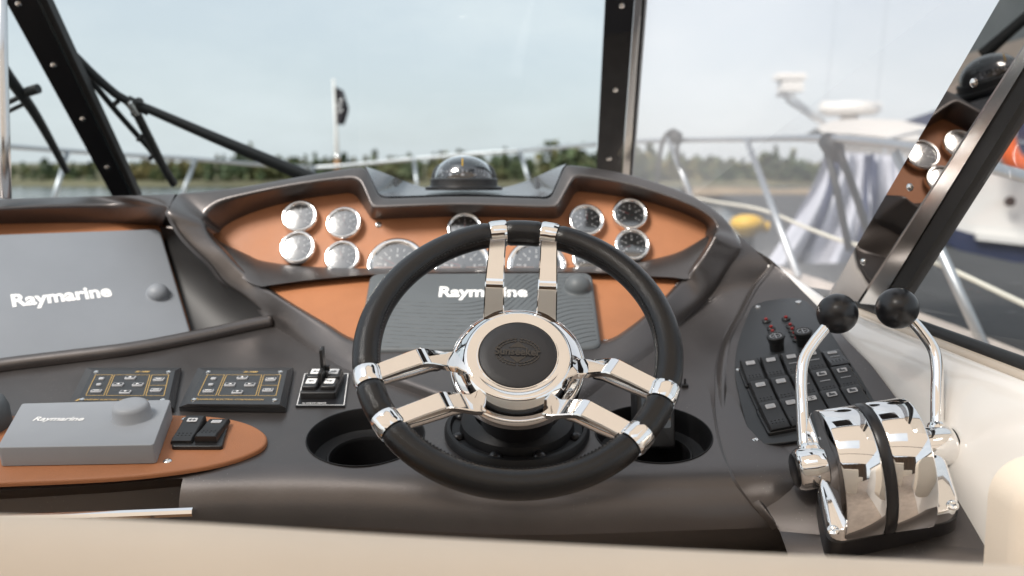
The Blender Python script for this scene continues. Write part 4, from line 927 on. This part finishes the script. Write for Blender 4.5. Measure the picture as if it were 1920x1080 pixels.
# flag on the bow staff
fg = thing('bow_flag', 'small dark flag with pale emblem on a white staff at the bow', 'flag', U(632, 330, 6.9))
obj('staff', *tube([U(633,330,6.9), U(630,240,6.9), U(625,148,6.9)], [.022, .013, .010], 8), 'boat_white', fg, 180)
obj('staff_foot', *tube([U(633,332,6.9), U(632,296,6.9)], [.026, .024], 8), 'teak', fg, 180); obj('staff_collar', *tube([U(632,298,6.9), U(632,290,6.9)], .03, 10), 'chrome_soft', fg, 180)
fr_rows = []
for v in np.linspace(0, 1, 9):
    row = []
    for u in np.linspace(0, 1, 9):
        xx = 628 + u * (27 * (1 - abs(v - .55) * .75)) ; yy = 162 + 72 * v + u * 8 * (1 - v); row.append(U(xx, yy, 6.9 + .05 * math.sin(u * 7 + v * 2)))
    fr_rows.append(row)
ff = obj('cloth', *loft(fr_rows), 'flag', fg, 180)
obj('emblem', *join(*[tube([U(636+dx, 190+dy, 6.83), U(643+dx, 186+dy, 6.83)], .006, 5) for dx, dy in ((0, 0), (-3, 10), (-1, 20))]), 'white_print', fg, 0)

# ================================================================== OVERHEAD CANOPY AND COCKPIT BEHIND THE CAMERA (seen in the chrome; dark strip and curtain added)
cn = thing('canopy', 'cream canvas canopy overhead behind the windscreen', 'canopy', (0, -.6, cz_ + .75))
fy = lambda x: .94 - .45 / (1 + math.exp((x + .30) / .05))
cu_ = lambda x, y: np.array([x, y, cz_ + .64 - .05 * (x + .5) ** 2])
def hatch(x, v): y = -1.5 + (fy(x) + 1.5) * v; return -.12 < x < .55 and .0 < y < .42
CVx, CVv = np.linspace(-2.4, 1.1, 57), np.linspace(0, 1, 41); nx_ = len(CVx)
CV = [cu_(x, -1.5 + (fy(x) + 1.5) * v) for v in CVv for x in CVx]
obj('canvas', CV, [(i * nx_ + j, i * nx_ + j + 1, (i + 1) * nx_ + j + 1, (i + 1) * nx_ + j) for i in range(40) for j in range(56) if not hatch((CVx[j] + CVx[j + 1]) / 2, (CVv[i] + CVv[i + 1]) / 2)], 'canopy_canvas', cn, 180)
for y in (None, -.3, -1.48):
    obj('hoop', *tube([cu_(x, fy(x) if y is None else y) + np.array([0, 0, -.02]) for x in np.linspace(-2.4, 1.1, 29)], .016, 8), 'steel', cn, 180)
ht = thing('added_dark_strip', 'unseen dark strip added overhead to darken the right gauges', 'roof', (.6, 1.1, cz_ + .66))  # unseen panel, added and sized so the right gauges reflect dark
obj('panel', *box((np.array([.17, .98, cz_ + .66]), X_, Y_, Z_), 0, .34, 0, .30, 0, .03, .004), 'black_satin', ht, 30)  # the added unseen strip that darkens the right gauges
ac = thing('added_curtain', 'unseen dark brown canvas curtain added behind the camera to darken reflections', 'curtain', (-.6, -1.55, cz_ - 1.3))  # unseen, added so the rolled console front reflects something dark
obj('curtain', *loft([[np.array([x, -1.55 + .02 * math.sin(x * 22), z]) for x in np.linspace(-2.4, 1.1, 90)] for z in (cz_ - 1.3, cz_ + .55)]), 'added_curtain_canvas', ac, 180)  # the added unseen curtain that darkens reflections
ck = thing('cockpit_sole', 'planked teak cockpit floor behind the helm seat', 'floor', (0, -1, cz_ - 1.35))
for i in range(24):
    x = -2.2 + i * .135; obj('plank', *box((np.array([x, -1.2, cz_ - 1.36]), X_, Y_, Z_), 0, .128, -2, 2.2, -.01, 0, .003), 'teak', ck, 30)
bb = thing('aft_sofa', 'cream cockpit sofa behind the helm', 'seat', (-.5, -1.1, cz_ - 1.3))
obj('cushion', *box((np.array([-.5, -1.05, cz_ - 1.3]), X_, Y_, Z_), -1.6, 1.3, -.35, .35, 0, .45, .05), 'beige', bb, 50)
obj('backrest', *box((np.array([-.5, -1.4, cz_ - 1.3]), X_, Y_, Z_), -1.6, 1.3, -.08, .08, 0, .95, .05), 'beige', bb, 50)

# ================================================================== WATER, QUAY, FAR SHORE
obj('water', [(-4000, -400, 0), (4000, -400, 0), (4000, 4500, 0), (-4000, 4500, 0)], [(0, 1, 2, 3)], 'water', None, 0, kind='structure')
qv = []
ql = [(1.75, -30), (1.8, 8), (2.6, 14), (6, 24), (14, 50), (24, 105), (140, 118), (240, 60), (240, -30)]
frz = (np.array([0, 0, 0.]), X_, Y_, Z_)
obj('quay', *prism(ql, frz, -.5, 1.0, .05), 'quay', None, 0, kind='structure')
bank = []
for s in np.linspace(0, 1, 60):
    x = 20 + 230 * s; y = 103 + 14 * s; bank.append((x, y))
obj('reed_bank', *loft([[np.array([x, y, .9]) for x, y in bank], [np.array([x, y + 2, 1.35 + .5 * rng.random()]) for x, y in bank], [np.array([x, y + 5, 1.5 + .5 * rng.random()]) for x, y in bank], [np.array([x, y + 9, .0]) for x, y in bank]]), 'reed', None, 60, kind='structure')
shp = spline([(-700, 420, 0), (-300, 330, 0), (-120, 290, 0), (0, 300, 0), (120, 330, 0), (330, 345, 0), (800, 420, 0)], 60)
obj('far_shore', *loft([shp + np.array([0, -6, -.2]), shp + np.array([0, 0, 1.2]), shp + np.array([0, 40, 4]), shp + np.array([0, 400, 14])]), 'shore', None, 60, kind='structure')
V, F = [], []; k = 0
def leaf_quads(c, rad, hgt, n, pine):
    global k
    for _ in range(n):
        v = rng.random(); a = rng.random() * 6.283; rr = rad * ((1 - v) if pine else math.sqrt(max(0, 1 - (2 * v - 1) ** 2))) * (.45 + .55 * rng.random()); p = c + np.array([rr * math.cos(a), rr * math.sin(a), hgt * (.12 + .88 * v)])
        s = rad * (.22 + .22 * rng.random()) ; u = unit(rng.normal(size=3)); w2 = unit(np.cross(u, rng.normal(size=3)))
        V.extend([p - u * s - w2 * s * .7, p + u * s - w2 * s * .7, p + u * s + w2 * s * .7, p - u * s + w2 * s * .7]); F.append((k, k + 1, k + 2, k + 3)); k += 4
for i in range(1300):
    s = rng.random(); j = s * (len(shp) - 1); p0 = shp[int(j)]; dpt = rng.random() ** 1.5 * 45; c = np.array([p0[0] + rng.normal() * 6, p0[1] + 4 + dpt, 1.0 + dpt * .07])
    pine = rng.random() < .55; h = (4.6 + 2.6 * rng.random()) * (1.15 if pine else .95); h *= (1.55 if rng.random() < .08 else 1) * (.7 + .35 * (math.sin(c[0] * .013 + 1) * .5 + .5)) *  (.9 + .3 * (math.sin(c[0] * .045) * .5 + .5))
    leaf_quads(c, h * (.26 if pine else .4), h, 46, pine)
obj('far_wood', V, F, 'leaf', None, 0, kind='stuff')

# ================================================================== NEIGHBOUR BOATS
nb = thing('moored_cruiser', 'white motor cruiser with radar and navy canvas moored beyond the quarter window', 'boat', U(1800, 560, 9))
def bo(pts, t): return [U(x, y, t) for x, y in pts]
def slab(name, pts, t0, t1, m, parent, sc=1.0):
    """outline in front at t0, back face at t1 (a solid block)"""
    A = np.array(bo(pts, t0)); d = np.array([.25, 1, 0]) * (t1 - t0); n = len(pts); B = A + d
    V, F = loft([A, B], cu=True); return obj(name, V, F + [tuple(range(n))[::-1], tuple(range(n, 2 * n))], m, parent, 30)
slab('hull', [(1640,330),(1700,300),(1800,306),(2050,330),(2050,470),(1920,452),(1840,446),(1760,424),(1690,385)], 9, 12.5, 'boat_white', nb)
slab('hull_stripe', [(1700,386),(1765,421),(1842,444),(1925,450),(2050,468),(2050,500),(1900,492),(1800,470),(1730,430)], 8.97, 12.3, 'navy', nb)
slab('rubbing_strake', [(1830,438),(2050,462),(2050,474),(1832,450)], 8.9, 9.0, 'boat_white', nb)
slab('roof', [(1530,240),(1560,226),(1620,222),(1690,226),(1745,238),(1780,252),(1780,268),(1700,262),(1600,252),(1545,250)], 10, 12.5, 'boat_white', nb)
slab('cabin', [(1560,252),(1700,264),(1790,270),(1800,310),(1640,320),(1600,300)], 10.3, 12.3, 'boat_white', nb)
slab('canvas', [(1690,230),(1760,205),(1990,170),(1990,300),(1870,305),(1800,262),(1745,240)], 10.6, 12.6, 'navy', nb)
slab('window_band', [(1590,256),(1650,250),(1690,262),(1680,272),(1610,270)], 10.25, 10.35, 'black_satin', nb)
fr_r = frame(U(1592, 216, 11), Z_); obj('radar', *join(lathe([(.12, -.1), (.1, 0)], fr_r, 12), lathe([(.30, .0), (.36, .05), (.36, .1), (.33, .14), (.1, .17), (.01, .17)], fr_r, 24)), 'boat_white', nb, 40)
obj('radar_bar', *box(frame(U(1595, 200, 11), Z_), -.36, .36, -.05, .05, -.03, .06, .03), 'boat_white', nb, 40)
obj('mast', *join(tube(bo([(1550,238),(1515,212),(1480,190),(1468,170)], 11), .03, 8), tube(bo([(1545,228),(1510,200),(1490,185)], 11), .018, 8), tube(bo([(1455,178),(1490,180)], 11), .02, 8)), 'steel', nb, 60)
obj('mast_light', *join(box(frame(U(1482, 160, 11), Z_), -.13, .13, -.1, .1, -.08, .06, .03), box(frame(U(1480, 146, 11), Z_), -.17, .17, -.12, .12, -.03, .05, .02)), 'boat_white', nb, 40)
for a_, b_ in (((1655,322),(1662,262)),((1720,300),(1728,246)),((1790,304),(1800,250)),((1870,312),(1884,262))): obj('stanchion', *tube(bo([a_, b_], 8.95), .016, 6), 'rail', nb, 60)
obj('side_rail', *tube(bo([(1640,270),(1662,262),(1728,246),(1800,250),(1884,262),(2040,280)], 8.95), .016, 6), 'rail', nb, 60)
for x_ in (1545, 1640): obj('stay', *tube([U(x_, 232, 11.5), U(x_ + 30, -60, 11.5)], .003, 5), 'rail', nb, 60)
fr_p = frame(U(1892, 378, 8.9), [0, -1, .1]); obj('porthole', *lathe([(.05, 0), (.05, .03), (.035, .035)], fr_p, 18), 'black_satin', nb)
lb2 = thing('lifebuoy', 'orange horseshoe lifebuoy with white band beside the navy canvas', 'lifebuoy', U(1895, 250, 8.6))
aa = np.linspace(R_(70), R_(325), 30); obj('ring', *tube([U(1922 + 36 * math.cos(a), 250 - 62 * math.sin(a), 8.6) for a in aa], .085, 12), 'orange_ring', lb2, 180)
obj('band', *tube([U(1922 + 36 * math.cos(a), 250 - 62 * math.sin(a), 8.6) for a in np.linspace(R_(172), R_(188), 4)], .09, 12), 'white_print', lb2, 180)
# covered boat: draped tarpaulin with folds
tq = thing('covered_boat', 'boat shrouded in a pale grey tarpaulin with navy seams', 'boat', U(1560, 500, 6.5))
def drape(u, v):
    x = 1548 + 150 * u - (1 - u) * 115 * v ** 1.3 + 15 * u * v; y = 283 + 10 * u + v * (215 - 20 * u); return U(x, y, 6.4 - .35 * v + .12 * math.sin(u * 17 + v * 3) * (.3 + v) + .06 * math.sin(u * 37))
dr = [[drape(u, v) for u in np.linspace(0, 1, 36)] for v in np.linspace(0, 1, 16)]
dr += [[p + np.array([.3, 1.2, -.05]) for p in dr[0]]][:0]
obj('tarpaulin', *loft([[p + np.array([.5, 1.6, -.1]) for p in dr[0]]] + dr), 'tarp', tq, 180)
for u0 in (.12, .5, .58):
    obj('seam', *tube([drape(u0 + .1 * math.sin(v * 2), v) + np.array([0, -.02, 0]) for v in np.linspace(0.02, .98, 20)], .028, 6), 'navy', tq, 180)
mb = thing('mooring_bollard', 'yellow topped mooring bollard on the quay behind the rope', 'bollard', U(1400, 470, 13))
fb2 = frame(U(1400, 455, 13), Z_); obj('post', *lathe([(.14, -.25), (.11, -.1), (.1, .1)], fb2, 20), 'black_satin', mb, 50)
obj('head', *lathe([(.10, .08), (.13, .12), (.22, .2), (.25, .28), (.2, .36), (.08, .4), (.01, .4)], fb2, 24), 'yellow', mb, 60)
obj('horn', *tube([L2W(fb2, [(0, 0, .25)])[0], L2W(fb2, [(.3, 0, .22)])[0]], .08, 10), 'yellow', mb, 60)
